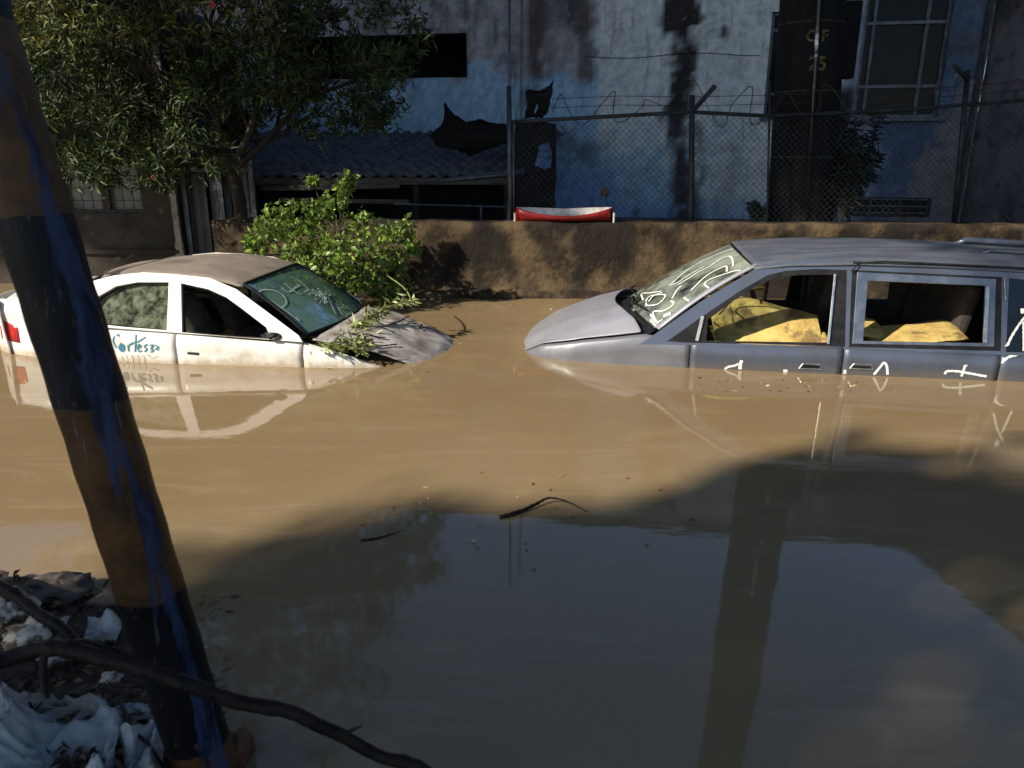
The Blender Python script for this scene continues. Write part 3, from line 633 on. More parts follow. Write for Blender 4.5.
spray_plant('shrub', on_y(848, 224, 10.9), 1.5, 22, 'tall dark creeper climbing the building below the left edge of the big window', 'shrub', ((.005, .009, .005), (.012, .018, .008)), spread=.35)
bf = empty('dried_flower', on_y(606, 222, 9.5), 'dry brown flower head on a thin stalk behind the red trough', 'flower')
MB().tube([on_y(606, 222, 9.55), on_y(607, 205, 9.55), on_y(606, 196, 9.55)], .006, 5).build('stalk', M['bark'], bf)
MB().blob(on_y(605, 192, 9.55), (.055, .05, .055), 3, .6, 12, 3).build('bloom', M['drybloom'], bf, smooth=True)

# ------------------------------------------------------------- red boat-shaped trough on the wall
ra, rb = on_y(516, 221, 9.25), on_y(612, 221, 9.25); Lb = rb.x-ra.x; cx = (ra.x+rb.x)/2; zb0 = wtop(cx)+.012
boat = empty('trough', (cx, 9.27, zb0), 'small red boat-shaped trough with white inside lying on the low wall', 'trough')
def hull(inner):
    def fn(u, v):
        x = (u-.5)*Lb; e = abs(u-.5)*2; hw_ = .125*(1-e**2.6)**.6 + .012; a = (v-.5)*math.pi; top_ = (.07 + .09*e**2) if a < 0 else (.135 + .025*e)
        k = .86 if inner else 1; bot = .025 if inner else 0
        yy = hw_*k*math.sin(a); zz = bot + (top_-bot)*(1-math.cos(a)**.7 if math.cos(a) > 0 else 1)
        return (cx + x*(.985 if inner else 1), 9.27+yy, zb0+zz + (-.002 if inner else 0))
    return fn
MB().grid(hull(False), 28, 12).build('hull', M['red_paint'], boat, smooth=True, solid=.006)
MB().grid(hull(True), 28, 12).build('inside', M['white_hull'], boat, smooth=True)
for sx in (0, 1):
    MB().tube([(cx+(sx-.5)*(Lb+.03), 9.2, zb0-.02), (cx+(sx-.5)*(Lb+.03), 9.2, zb0+.10)], .013, 6).build('bracket', M['white_hull'], boat)

# ============================================================= CARS
class Car:
    def __init__(s, name, O, yaw, pitch, label):
        s.m = Matrix.Translation(Vector(O)) @ Matrix.Rotation(R(yaw), 4, 'Z') @ Matrix.Rotation(R(pitch), 4, 'Y'); s.inv = s.m.inverted()
        s.root = empty(name, O, label, 'car', mat=s.m)
    def lray(s, px, py): return s.inv @ CO, s.inv.to_3x3() @ ray(px, py)
    def side(s, px, py, w0, z0, w1, z1):       # near side plane leaning inwards: y=-w0 at z0, -w1 at z1
        o, d = s.lray(px, py); k = (w0-w1)/(z1-z0)   # y = -w0 + k (z-z0)
        t = (-w0 + k*(o.z-z0) - o.y)/(d.y - k*d.z); p = o + d*t; return (p.x, p.z)
    def B(s, mb, name, mat, parent=None, **kw): return mb.build(name, M[mat] if isinstance(mat, str) else mat, parent or s.root, world=False, **kw)
def tilt(w0, z0, w1, z1, side=-1, inset=0):
    k = (w0-w1)/(z1-z0); return lambda x, z: Vector((x, side*(w0 - k*(z-z0) - inset), z))
def loopring(mb, pts, r, n=6):
    mb.tube(list(pts)+[pts[0], pts[1]], r, n, cap=False)
def sidepanel(car, name, mat, xa, xb, plan, topz, side, shoulder=.10, bot=-.5, bulge=.018, thick=.02, parent=None, inset_top=.02):
    def fn(u, v):
        x = xa + (xb-xa)*u; zt = topz(x); z = bot + (zt-bot)*v; h = (zt - z)
        w_ = plan(x) + bulge*math.exp(-((h-shoulder)/.05)**2)*.5 - inset_top*max(0, 1-h/.05)**2 - .10*max(0, (-.15 - z))
        return (x, side*w_, z)
    mb = MB(); mb.grid(fn, max(2, int((xb-xa)/.05)), 26); return car.B(mb, name, mat, parent, smooth=True, solid=thick*(1), off=0)

# ------------------------------------------------------------- the white sedan
sd = Car('sedan', (-2.4, 6.9, 0), -6, 2.5, 'white four-door sedan sunk to its doors with a mud brown roof')
W0_, Z0_, W1_, Z1_ = .79, .24, .61, .69
sp = lambda px, py: sd.side(px, py, W0_, Z0_, W1_, Z1_)
roofedge = [sp(x, y) for x, y in ((175, 275), (212, 279), (238, 290))]
outer = [(-1.45, .25), (-1.44, .42), (-1.22, .52), (-1.0, .605), (-.84, .652), (-.6, .688)] + roofedge + [sp(268, 312), sp(300, 336), (sp(304, 341)[0], .24)]
holes_s = [[sp(*p) for p in ((90, 312), (101, 297), (118, 287), (139, 283), (171, 283), (169, 331), (130, 328), (92, 324))],
           [sp(*p) for p in ((183, 284), (210, 290), (228, 298), (242, 308), (268, 328), (273, 340), (230, 337), (184, 333))]]
for side in (-1, 1):
    mp = tilt(W0_, Z0_, W1_, Z1_, side)
    mb = MB(); mb.poly(outer, holes_s, mp)
    fr_ = sd.B(mb, 'window_surround', 'white_paint', solid=.035, off=(1 if side < 0 else -1)*-1)
    if side < 0: near_frame = fr_
    mb = MB()
    for h in holes_s: loopring(mb, [tilt(W0_, Z0_, W1_, Z1_, side, .004)(*p) for p in h], .015)
    sd.B(mb, 'window_trim', 'black_trim', smooth=True)
    mb = MB(); mb.poly(holes_s[0], [], tilt(W0_, Z0_, W1_, Z1_, side, .018)); g_ = sd.B(mb, 'rear_side_window', 'sedan_side_glass')
    if side < 0: tag(g_, 'rear side window streaked with dried mud')
    else:
        mb = MB(); mb.poly(holes_s[1], [], tilt(W0_, Z0_, W1_, Z1_, side, .018)); sd.B(mb, 'front_side_window', 'dark_glass')
plan_s = lerp([-2.10, -1.95, -1.6, -1.2, -.4, .6, 1.1, 1.5, 1.75, 1.9, 1.98], [.50, .60, .72, .77, .80, .80, .78, .72, .62, .50, .38])
top_s = lerp([-2.1, -1.9, -1.5, -1.3, -.95, -.2, .5, .8, 1.1, 1.5, 1.9, 2.0], [.36, .39, .40, .36, .255, .25, .235, .235, .165, .03, -.08, -.1])
seam1 = sp(176, 340)[0]; seam2 = sp(303, 345)[0]
sides = []
for side in (-1, 1):
    for nm, xa, xb in (('rear_quarter', -2.06, -.962), ('rear_door', -.952, seam1-.004), ('front_door', seam1+.004, seam2-.005), ('front_fender', seam2+.005, 1.96)):
        if side > 0 and nm == 'front_door': nm = 'front_door'
        p_ = sidepanel(sd, nm, 'white_paint', xa, xb, plan_s, top_s, side); sides.append((nm, side, p_))
nr = {nm: p_ for nm, side, p_ in sides if side < 0}
# hood
hz = lerp([.70, .85, 1.0, 1.3, 1.6, 1.8, 1.92, 2.0], [.325, .325, .315, .262, .19, .115, .04, -.08])
def hood_s(u, v):
    x = .83 + u*1.15 + .10*(1-(2*v-1)**2)*(1-u)*1.0; t = 2*v-1; wd = plan_s(min(x, 1.97))*.90; e = abs(t)
    z = hz(x) - (.075+.05*u)*e**2.2 + .018*mn.noise(Vector((x*4, t*3, 0)))*min(1, (x-.8)*3) + (.015*(1-2*abs(mn.noise(Vector((x*5+t*2, t*4-x*3, 7)))))*min(1, (x-.9)*4) if x > .9 else 0) + .03*math.exp(-((t+.55)/.18)**2)*math.exp(-((x-1.3)/.2)**2)
    return (x, t*wd, z)
mb = MB(); mb.grid(hood_s, 30, 26); hood = sd.B(mb, 'hood', 'sedan_hood', smooth=True, solid=.012, sub=1)
mb = MB()      # inner wing tops under the gap
for side in (-1, 1):
    mb = MB(); mb.grid(lambda u, v: (.8+u*1.15, side*(plan_s(min(.8+u*1.15, 1.97))*(.84+.155*v)), top_s(.8+u*1.15) - .012 - .03*(1-v)), 20, 3); sd.B(mb, 'wing_channel', 'white_paint', smooth=True)
mb = MB(); mb.grid(lambda u, v: (1.93+.05*math.sin(v*3.1)-.5*abs(2*u-1)**3, (2*u-1)*.62, -.4+v*.42), 16, 6); sd.B(mb, 'bumper', 'white_paint', smooth=True, solid=.02)
# cowl
mb = MB(); mb.grid(lambda u, v: (.74+.11*v+.12*(1-(2*u-1)**2), (2*u-1)*.70, .285-.02*v), 14, 2); sd.B(mb, 'cowl', 'black_trim', smooth=True)
# windscreen
def ws_s(u, v, off=0):      # u across, v from top to base
    t = 2*u-1; xt, zt = .235 + .06*(1-t*t), .645 + .028*(1-t*t); xb, zb = .795 + .17*(1-t*t), .285 + .03*(1-t*t)
    y = t*(.585 + (.70-.585)*v); return Vector((xt+(xb-xt)*v, y, zt+(zb-zt)*v + .02*math.sin(v*math.pi)))
mb = MB(); mb.grid(ws_s, 20, 10); wsg = sd.B(mb, 'windshield', 'sedan_glass', smooth=True)
mb = MB(); E_ = [ws_s(u/20, 0) for u in range(21)] + [ws_s(1, v/8) for v in range(1, 9)] + [ws_s(1-u/20, 1) for u in range(1, 21)] + [ws_s(0, 1-v/8) for v in range(1, 8)]
loopring(mb, E_, .014); sd.B(mb, 'windshield_seal', 'rubber', smooth=True)
# roof, rear window, trunk lid
rz_ = lerp([-1.0, -.85, -.6, -.35, -.1, .1, .2, .3], [.612, .655, .690, .704, .700, .672, .650, .628])
def roof_s(u, v):
    t = 2*v-1; x = -1.0 + u*(1.235 + .06*(1-t*t)) - .12*(1-t*t)*(1-u); e = abs(t)
    return (x, t*.625, rz_(x) + .035*(1-e**3) - .012*max(0, e-.93)/.07)
mb = MB(); mb.grid(roof_s, 30, 24); sd.B(mb, 'roof', 'sedan_roof', smooth=True, solid=.014)
def rw(u, v):
    t = 2*u-1; xt, zt = -1.0-.12*(1-t*t), .62+.03*(1-t*t); xb, zb = -1.42-.1*(1-t*t), .425+.03*(1-t*t); return (xt+(xb-xt)*v, t*(.60+.06*v), zt+(zb-zt)*v)
mb = MB(); mb.grid(rw, 14, 6); sd.B(mb, 'rear_window', 'dark_glass', smooth=True)
def trunk(u, v):
    t = 2*v-1; x = -1.40-.1*(1-t*t) - u*.60; w_ = plan_s(max(x, -2.06))*.96; z = .445 - .02*u - .05*abs(t)**2.5
    if u > .8: z -= (u-.8)*1.2*.35
    return (x, t*w_, z)
mb = MB(); mb.grid(trunk, 14, 20); sd.B(mb, 'trunk_lid', 'white_paint', smooth=True, solid=.012)
mb = MB(); mb.grid(lambda u, v: (-2.09+.04*math.cos(v*3)+.22*abs(2*u-1)**3, (2*u-1)*.66, -.45+v*.83), 16, 10); sd.B(mb, 'rear_panel', 'white_paint', smooth=True, solid=.015)
for side in (-1, 1):
    mb = MB()
    mb.grid(lambda u, v: (-2.08 + u*.33, side*(plan_s(-2.08+u*.33)+.012 - (.0 if u > .05 else .03)), .03 + v*(.19-.06*u**2)), 6, 5)
    sd.B(mb, 'tail_light', 'tail_red', smooth=True, solid=.02)
mb = MB(); mb.bar(tilt(W0_, Z0_, W1_, Z1_, -1, -.004)(*sp(174, 284)), tilt(W0_, Z0_, W1_, Z1_, -1, -.004)(*sp(173, 332)), .012, .012); mb.bar(tilt(W0_, Z0_, W1_, Z1_, -1, -.004)(*sp(179.5, 284)), tilt(W0_, Z0_, W1_, Z1_, -1, -.004)(*sp(180, 333)), .010, .010); sd.B(mb, 'pillar_trim', 'van_frame')
# handles, mirror mount, broken door-top trim, interior
def hnd(car, px, py, wpl, z0, w1, z1, L=.10, mat='black_trim', name='door_handle', par=None):
    x, z = car.side(px, py, wpl, z0, w1, z1); mb = MB(); mb.box((x, -wpl-.004, z), (L, .03, .022)); mb.box((x, -wpl+.004, z-.002), (L*1.25, .02, .04)); return car.B(mb, name, mat, par, bevel=.006)
hnd(sd, 194, 353, .80, 0, .80001, 1, par=nr['front_door'])
mb = MB(); xm_, zm_ = sp(276, 337); mb.blob((xm_-.01, -.80, zm_+.01), (.07, .05, .035), 5, .5, 10, 3); mb.bar((xm_-.12, -.775, zm_), (xm_+.05, -.79, zm_+.02), .03, .03); sd.B(mb, 'broken_mirror', 'black_trim')
mb = MB(); pa, pb2 = sp(266, 326), sp(274, 340); mb.bar((pa[0]-.0, -.755, pa[1]+.02), (pb2[0]-.03, -.78, pb2[1]), .015, .02); sd.B(mb, 'window_divider', 'black_trim')
mb = MB(); mb.grid(lambda u, v: (sp(185+u*85, 336+u*5)[0], -.775-.01*v, .255-.012*u+.012*mn.noise(Vector((u*22, v, 0)))-.02*v), 30, 2); sd.B(mb, 'torn_trim', 'paint_grey', solid=.006)
def seat(car, x, y, z, w_, mat, lean=.25, face=1, bh=.46, name='seat'):
    mb = MB()
    def cush(u, v):
        a = u*2*math.pi; r = .5; cxx = math.copysign(abs(math.cos(a))**.5, math.cos(a)); cyy = math.copysign(abs(math.sin(a))**.5, math.sin(a))
        q = (1-(2*v-1)**6)**.5; return (x + face*.22 + cxx*.26*(.3+.7*q), y + cyy*w_/2*(.3+.7*q), z - .10 + v*.16)
    mb.grid(cush, 20, 8)
    def back(u, v):
        a = u*2*math.pi; cxx = math.copysign(abs(math.cos(a))**.6, math.cos(a)); cyy = math.copysign(abs(math.sin(a))**.5, math.sin(a)); q = (1-(2*v-1)**8)**.5
        return (x - face*(lean*v*bh/.46) + cxx*.075*(.4+.6*q), y + cyy*w_/2*.92*(1-.18*v)*(.4+.6*q), z + v*bh)
    mb.grid(back, 20, 12)
    s_o = car.B(mb, name, mat, smooth=True)
    return s_o
for y in (-.33, .33): seat(sd, -.22, y, .02, .44, 'tan_cloth')
seat(sd, -1.0, 0, .02, 1.1, 'tan_cloth', bh=.4)
mb = MB(); mb.grid(lambda u, v: (.80-.22*v, (2*u-1)*.68, .27-.03*v*v-.12*max(0, v-.8)*5), 12, 8); sd.B(mb, 'dashboard', 'interior', smooth=True)
def swheel(car, x, y, z, r=.17, face=1):
    mb = MB(); ax = Vector((-face*.9, 0, .45)).normalized(); u_ = Vector((0, 1, 0)); v_ = ax.cross(u_); c = Vector((x, y, z))
    ring = [c + u_*r*math.cos(a) + v_*r*math.sin(a) for a in np.linspace(0, 2*math.pi, 25)[:-1]]; loopring(mb, ring, .014)
    for a in (0, 2.1, 4.2): mb.tube([c, c + (u_*math.cos(a)+v_*math.sin(a))*r], .012, 5)
    mb.tube([c, c - ax*.22], .025, 6); return car.B(mb, 'steering_wheel', 'black_trim', smooth=True)
swheel(sd, .42, .33, .22)
mb = MB(); mb.box((-.2, .76, -.0), (1.9, .03, .42)); sd.B(mb, 'door_lining', 'interior')
mb = MB(); mb.grid(lambda u, v: (-1.0 + u*1.2, (2*v-1)*.6, .655+.02*math.sin(u*3.1)), 10, 6); sd.B(mb, 'headliner', 'interior', smooth=True)
# blue scrawl on the rear door, grey smears under it, scrawl on the windscreen
Z4 = lambda X, Y: (90+X/4.65, 250+Y/4.65)
st = [[(118, 400), (112, 418), (120, 440), (128, 452)], [(128, 398), (135, 392), (140, 402)], (.014, [(150, 430), (140, 450), (150, 468), (163, 462), (160, 440), (148, 436)]), (.018, [(148, 440), (152, 462), (158, 450)]),
      [(180, 440), (184, 470), (182, 450), (190, 436), (202, 434)], [(218, 392), (216, 430), (214, 472)], [(196, 432), (228, 424), (262, 405)], [(226, 455), (240, 446), (232, 436), (226, 450), (232, 470), (246, 466)],
      [(270, 436), (256, 446), (268, 458), (258, 472)], [(282, 442), (298, 440), (288, 458), (300, 462), (286, 474)], [(306, 440), (322, 448), (310, 458), (324, 462)]]
st = [(s2[0], [Z4(*p) for p in s2[1]]) if isinstance(s2, tuple) else [Z4(*p) for p in s2] for s2 in st]
scrawl('blue_scrawl', [nr['rear_door'], nr['front_door']], st, .011, M['paint_blue'], nr['rear_door'], off=.014)
st = [[Z4(x, 485), Z4(x+8, 505), Z4(x+2, 530)] for x in (170, 195, 222, 250)] + [[Z4(270, 480), Z4(290, 500), Z4(320, 490)], [Z4(150, 492), Z4(160, 515), Z4(175, 520)]]
scrawl('grey_smear', [nr['rear_door']], st, .006, M['paint_grey'], nr['rear_door'], off=.014)
Z7 = lambda X, Y: (230+X/4.45, 270+Y/4.45)
st = [[(125, 100), (150, 90), (200, 95), (240, 120), (248, 150), (225, 170), (200, 165)], [(150, 120), (220, 165), (310, 228)], [(225, 80), (260, 100), (290, 80), (310, 70)], [(240, 60), (290, 100), (320, 110)],
      [(300, 45), (345, 85), (330, 100)], [(345, 110), (370, 105), (400, 125), (420, 150)], [(480, 175), (510, 165), (540, 190), (520, 200), (500, 185)], [(470, 150), (500, 200), (540, 210)], [(430, 120), (450, 160), (470, 200)]]
scrawl('pale_scrawl', [wsg], [[Z7(*p) for p in s2] for s2 in st], .016, M['paint_pale'], wsg)
mb = MB()   # starred break in the glass
rr = random.Random(3)
for k in range(26):
    u0, v0 = .47, .62; a = rr.uniform(0, 6.28); l = rr.uniform(.03, .16)
    p0 = ws_s(u0+.02*math.cos(a), v0+.02*math.sin(a)) + Vector((.004, 0, .006)); p1 = ws_s(u0+l*math.cos(a), min(.97, v0+l*1.2*math.sin(a))) + Vector((.004, 0, .006))
    mb.bar(p0, p1, .004, .002)
for k in range(30):
    a = rr.uniform(0, 6.28); l = rr.uniform(0, .12); p0 = ws_s(.47+l*math.cos(a), min(.97, .62+l*1.3*math.sin(a))) + Vector((.004, 0, .006)); mb.box(p0, (rr.uniform(.01, .035), rr.uniform(.01, .03), .003), rz=rr.uniform(0, 3), ry=.55)
sd.B(mb, 'shattered_patch', 'paint_pale', wsg)

st = [[(650, 235), (690, 255), (735, 245), (760, 232), (790, 215), (795, 205)], [(690, 268), (705, 278), (730, 285)], [(765, 230), (800, 240), (850, 250), (838, 268), (880, 262), (915, 266)], [(560, 320), (575, 300), (610, 293), (650, 305), (690, 310)], [(590, 318), (600, 308), (598, 335)], [(780, 250), (830, 246)], [(570, 340), (620, 348), (680, 345), (740, 338)]]
scrawl('dark_scrawl', [hood], [[Z7(*p) for p in s2] for s2 in st], .016, M['rubber'], hood, off=.02)
# fallen leafy twig on the sedan's hood
tw = empty('fallen_branch', on_z(380, 345, .25), 'pale green leafy branch lying across the hood of the white sedan', 'branch')
bp = [on_plane(px, py, (0, yy, 0), Vector((0, 1, 0))) for px, py, yy in ((322, 353, 6.12), (335, 345, 6.2), (351, 331, 6.36), (376, 314, 6.6), (396, 305, 6.8), (410, 300, 6.95), (404, 288, 7.3), (388, 276, 7.6))]
bpp = catmull(bp, 8); MB().tube(bpp, [.013*(1-i/len(bpp))+.005 for i in range(len(bpp))], 6).build('stem', M['leaf_bush'], tw, smooth=True)
for o_ in tw.children:
    ca = o_.data.color_attributes.new('leafcol', 'FLOAT_COLOR', 'POINT'); ca.data.foreach_set('color', [v for _ in o_.data.vertices for v in (.28, .34, .12, 1)])
P, D = [], []
for i, p in enumerate(bpp[:44]):
    for q in range(9 if i < 26 else 3): P.append(p + Vector(rng.normal(0, .02, 3))); D.append((rng.normal(.25, .7), rng.normal(-.2, .6), rng.normal(.0, .4)))
for _ in range(330): P.append(on_z(rng.uniform(322, 366), rng.uniform(338, 354), .12) + Vector((rng.normal(0, .04), rng.normal(0, .04), rng.random()*.08))); D.append((rng.normal(.1, .8), rng.normal(-.3, .7), rng.normal(.1, .35)))
leaves('foliage', M['leaf_bush'], P, D, rng.uniform(.05, .14, len(P)), .026, leafcols(len(P), (.17, .22, .06), (.38, .38, .17), .25), tw)

# ------------------------------------------------------------- the grey-blue van
vn = Car('van', (2.4, 6.8, 0), -9, 0, 'grey-blue minivan sunk to its door handles with glassless side windows')
VW0, VZ0, VW1, VZ1 = .92, .22, .78, .82
vp = lambda px, py: vn.side(px, py, VW0, VZ0, VW1, VZ1)
v_out = [vp(*p) for p in ((640, 344), (655, 334), (700, 302), (730, 284), (757, 268), (775, 263), (800, 260), (858, 260), (940, 263), (1024, 268))] + [(2.25, .80), (2.38, .68), (2.46, .2), (.3, .205)]
h1 = [vp(*p) for p in ((666, 342), (700, 318), (740, 291), (768, 275), (785, 271), (815, 269), (847, 270), (845, 347), (750, 344))]
h2 = [vp(*p) for p in ((852, 270), (1002, 277), (1001, 351), (849, 347))]
h3 = [vp(1009, 278), (2.12, .71), (2.28, .62), (2.32, .24), vp(1006, 352)]
f1 = [vp(*p) for p in ((706, 341), (708, 320), (735, 300), (752, 289), (775, 278), (800, 275), (837, 275), (829, 343))]
f2o = [vp(*p) for p in ((857, 272), (996, 279), (994, 347), (852, 344))]
f2 = [vp(*p) for p in ((868, 281), (985, 286), (983, 343), (863, 341))]
for side in (-1, 1):
    mp = tilt(VW0, VZ0, VW1, VZ1, side)
    sgn = -1 if side < 0 else 1
    mb = MB(); mb.poly(v_out, [h1, h2, h3], mp); vn.B(mb, 'window_surround', 'van_paint', solid=.03, off=-sgn*1.0 if side > 0 else 1)
    mpi = tilt(VW0, VZ0, VW1, VZ1, side, .012)
    mb = MB(); mb.poly(h1, [f1], mpi); mb.poly(h2, [f2o], mpi); vn.B(mb, 'black_window_frame', 'black_trim', solid=.02, off=0)
    mb = MB(); mb.poly(f2o, [f2], tilt(VW0, VZ0, VW1, VZ1, side, .002)); fr2 = vn.B(mb, 'sliding_window_frame', 'van_frame', solid=.02, off=0, bevel=.005)
    mb = MB(); mb.poly(h3, [], tilt(VW0, VZ0, VW1, VZ1, side, .01)); rq = vn.B(mb, 'quarter_window', 'dark_glass')
    if side < 0: vq = rq
    mb = MB(); bs = lambda: vn.B(mb, 'bright_strip', 'chrome_trim', bevel=.003)
    mb.bar(tilt(VW0, VZ0, VW1, VZ1, side, -.006)(*vp(835, 274)), tilt(VW0, VZ0, VW1, VZ1, side, -.006)(*vp(828, 344)), .018, .02); bs(); mb = MB()
    mb.bar(tilt(VW0, VZ0, VW1, VZ1, side, -.012)(*vp(987, 286)), tilt(VW0, VZ0, VW1, VZ1, side, -.012)(*vp(984, 343)), .03, .014); bs(); mb = MB()
    mb.bar(tilt(VW0, VZ0, VW1, VZ1, side, -.012)(*vp(1004, 277)), tilt(VW0, VZ0, VW1, VZ1, side, -.012)(*vp(1005, 300)), .014, .01); bs()
plan_v = lerp([-2.32, -2.28, -2.2, -2.05, -1.8, -1.4, -.8, 0, 1.5, 2.2, 2.45], [.34, .52, .66, .77, .86, .90, .92, .93, .93, .91, .86])
top_v = lerp([-2.32, -2.25, -2.05, -1.7, -1.2, -.85, -.3, .3, 1.4, 2.5], [-.10, -.02, .10, .175, .255, .215, .205, .215, .20, .20])
vs1, vs2, vs3 = vp(690, 355)[0], vp(843, 358)[0], vp(1000, 362)[0]
vside = {}
for side in (-1, 1):
    for nm, xa, xb in (('front_fender', -2.31, vs1-.004), ('front_door', vs1+.004, vs2-.005), ('sliding_door', vs2+.005, vs3-.005), ('rear_quarter', vs3+.005, 2.46)):
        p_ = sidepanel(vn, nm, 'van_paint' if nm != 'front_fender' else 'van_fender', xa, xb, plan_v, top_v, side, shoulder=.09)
        if side < 0: vside[nm] = p_
vhz = lerp([-2.34, -2.28, -2.2, -1.97, -1.63, -1.34, -1.1], [-.12, -.01, .06, .195, .325, .405, .43])
def hood_v(u, v):
    t = 2*v-1; xb = -1.21 - .25*(1-t*t); x = xb + (-2.34 - xb)*u; w_ = plan_v(x)*.93; e = abs(t)
    z = vhz(x) - .105*e**2.6*(1-.30*u) + .008*math.exp(-((e-.5)/.12)**2); k = max(0, (e-.88)/.12)
    return (x, t*w_*(1+.02*k), z*(1-k) + k*(top_v(x)+.006))
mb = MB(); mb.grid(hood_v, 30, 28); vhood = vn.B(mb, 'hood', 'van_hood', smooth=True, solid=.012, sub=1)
mb = MB()
for side in (-1, 1):
    mb = MB(); mb.grid(lambda u, v: (-2.3+u*1.15, side*(plan_v(-2.3+u*1.15)*(.90+.09*v)), top_v(-2.3+u*1.15) - .006 - .012*(1-v)), 20, 3); vn.B(mb, 'wing_channel', 'van_fender', smooth=True)
mb = MB(); mb.grid(lambda u, v: (-2.36+.05*math.cos(v*2)+.25*abs(2*u-1)**3, (2*u-1)*.72, -.5+v*.46), 16, 6); vn.B(mb, 'bumper', 'black_trim', smooth=True, solid=.02)
def vws(u, v):   # across, top to base
    t = 2*u-1; xt, zt = -.37-.07*(1-t*t), .812+.05*(1-t*t); xb, zb = -1.12-.22*(1-t*t), .295+.075*(1-t*t)
    return Vector((xt+(xb-xt)*v, t*(.745+.10*v), zt+(zb-zt)*v+.035*math.sin(v*math.pi)))
mb = MB(); mb.grid(vws, 24, 12); vwg = vn.B(mb, 'windshield', 'van_glass', smooth=True)
mb = MB(); E_ = [vws(u/20, 0) for u in range(21)] + [vws(1, v/8) for v in range(1, 9)] + [vws(1-u/20, 1) for u in range(1, 21)] + [vws(0, 1-v/8) for v in range(1, 8)]
loopring(mb, E_, .013); vn.B(mb, 'windshield_seal', 'rubber', smooth=True)
for s2 in (-1, 1):     # outer A-pillar skin
    mb = MB(); a0 = vws(0 if s2 < 0 else 1, 0); a1 = vws(0 if s2 < 0 else 1, 1)
    mb.grid(lambda u, v: tuple(vws(0 if s2 < 0 else 1, v)*(1-u) + Vector((vws(0, v).x+.035, s2*(.765+.145*v), vws(0, v).z+.002))*u + Vector((0, 0, .010*math.sin(u*3.14)))), 3, 12)
    vn.B(mb, 'pillar_skin', 'van_hood', smooth=True, solid=.012)
mb = MB(); mb.grid(lambda u, v: (-1.11-.20*v-.22*(1-(2*u-1)**2), (2*u-1)*.86, .285-.045*v-.03*math.sin(v*3.14)+.085*(1-(2*u-1)**2)), 16, 3); cowl = vn.B(mb, 'cowl', 'black_trim', smooth=True)
mb = MB()
for y0, y1 in ((.55, -.05), (.0, -.62)):
    mb = MB().tube([Vector((-1.30, y0, .40)), Vector((-1.33, (y0+y1)/2, .43)), vws((y1/.85+1)/2, .93)+Vector((-.02, 0, .03))], [.012, .010, .007], 5)
    vn.B(mb, 'wiper', 'rubber')
mb = MB(); mb.blob((-1.27, -.40, .36), (.04, .05, .02), 1, .4, 8); vn.B(mb, 'wiper_pivot', 'chrome_trim')
vrz = lerp([-.5, -.35, -.1, .4, 1.0, 1.6, 2.2, 2.4], [.79, .815, .845, .868, .862, .84, .80, .76])
def vroof(u, v):
    t = 2*v-1; x = -.37 - .07*(1-t*t) + u*(2.72); e = abs(t)
    return (x, t*.795, vrz(x) + .062*(1-e**3.2) - .02*max(0, e-.94)/.06)
mb = MB(); mb.grid(vroof, 40, 48); vn.B(mb, 'roof', 'van_roof', smooth=True, solid=.016)
mb = MB(); mb.grid(lambda u, v: (2.46-.10*v+.0*u, (2*u-1)*(.86-.06*v), -.45+v*1.25), 12, 10); vn.B(mb, 'tailgate', 'van_paint', smooth=True, solid=.02)
mb = MB(); mb.tube([(-.02+vp(855, 262)[0], -.795, .862), (.6, -.80, .872), (1.5, -.80, .848), (2.3, -.795, .80)], .008, 6); mb.tube([(vp(858, 262)[0], -.80, .86), (vp(851, 268)[0], -.815, .79)], .006, 5); vn.B(mb, 'drip_rail', 'black_trim', smooth=True)
mb = MB(); mb.tube([(1.45, .25, .90), (1.55, .25, .935), (2.2, .25, .905)], [.015, .03, .03], 8); vn.B(mb, 'roof_rack', 'van_frame', smooth=True); mb = MB(); mb.tube([(1.45, -.35, .90), (1.52, -.35, .918), (2.2, -.35, .885)], [.008, .012, .012], 6); vn.B(mb, 'roof_rack', 'van_frame', smooth=True)
hl = [vn.side(px, py, .84, 0, .84001, 1) for px, py in ((547, 356), (556, 359), (570, 361))]
mb = MB(); mb.tube([(x, -plan_v(x)-.004, z+.004) for x, z in hl], [.006, .012, .004], 6); vn.B(mb, 'headlight', 'black_trim')
# mirror triangle, exposed inner door edge, handles
mb = MB(); x_, z_p = vp(701, 327); mb.bar(tilt(VW0, VZ0, VW1, VZ1, -1, -.002)(*vp(697, 341)), tilt(VW0, VZ0, VW1, VZ1, -1, -.002)(*vp(703, 316)), .03, .016); vn.B(mb, 'channel_strip', 'chrome_trim', bevel=.003)
for px in (810, 861):
    x, z = vn.side(px, 367, .93, 0, .93001, 1); mb = MB()
    loopring(mb, [(x-.085, -.945, z-.012), (x-.06, -.945, z+.028), (x+.075, -.945, z+.026), (x+.085, -.945, z-.012)], .006)
    hh = vn.B(mb, 'door_handle', 'chrome_trim', vside['front_door' if px < 840 else 'sliding_door'])
    mb = MB(); mb.box((x, -.938, z+.006), (.14, .012, .034)); vn.B(mb, 'handle_recess', 'rubber', hh)
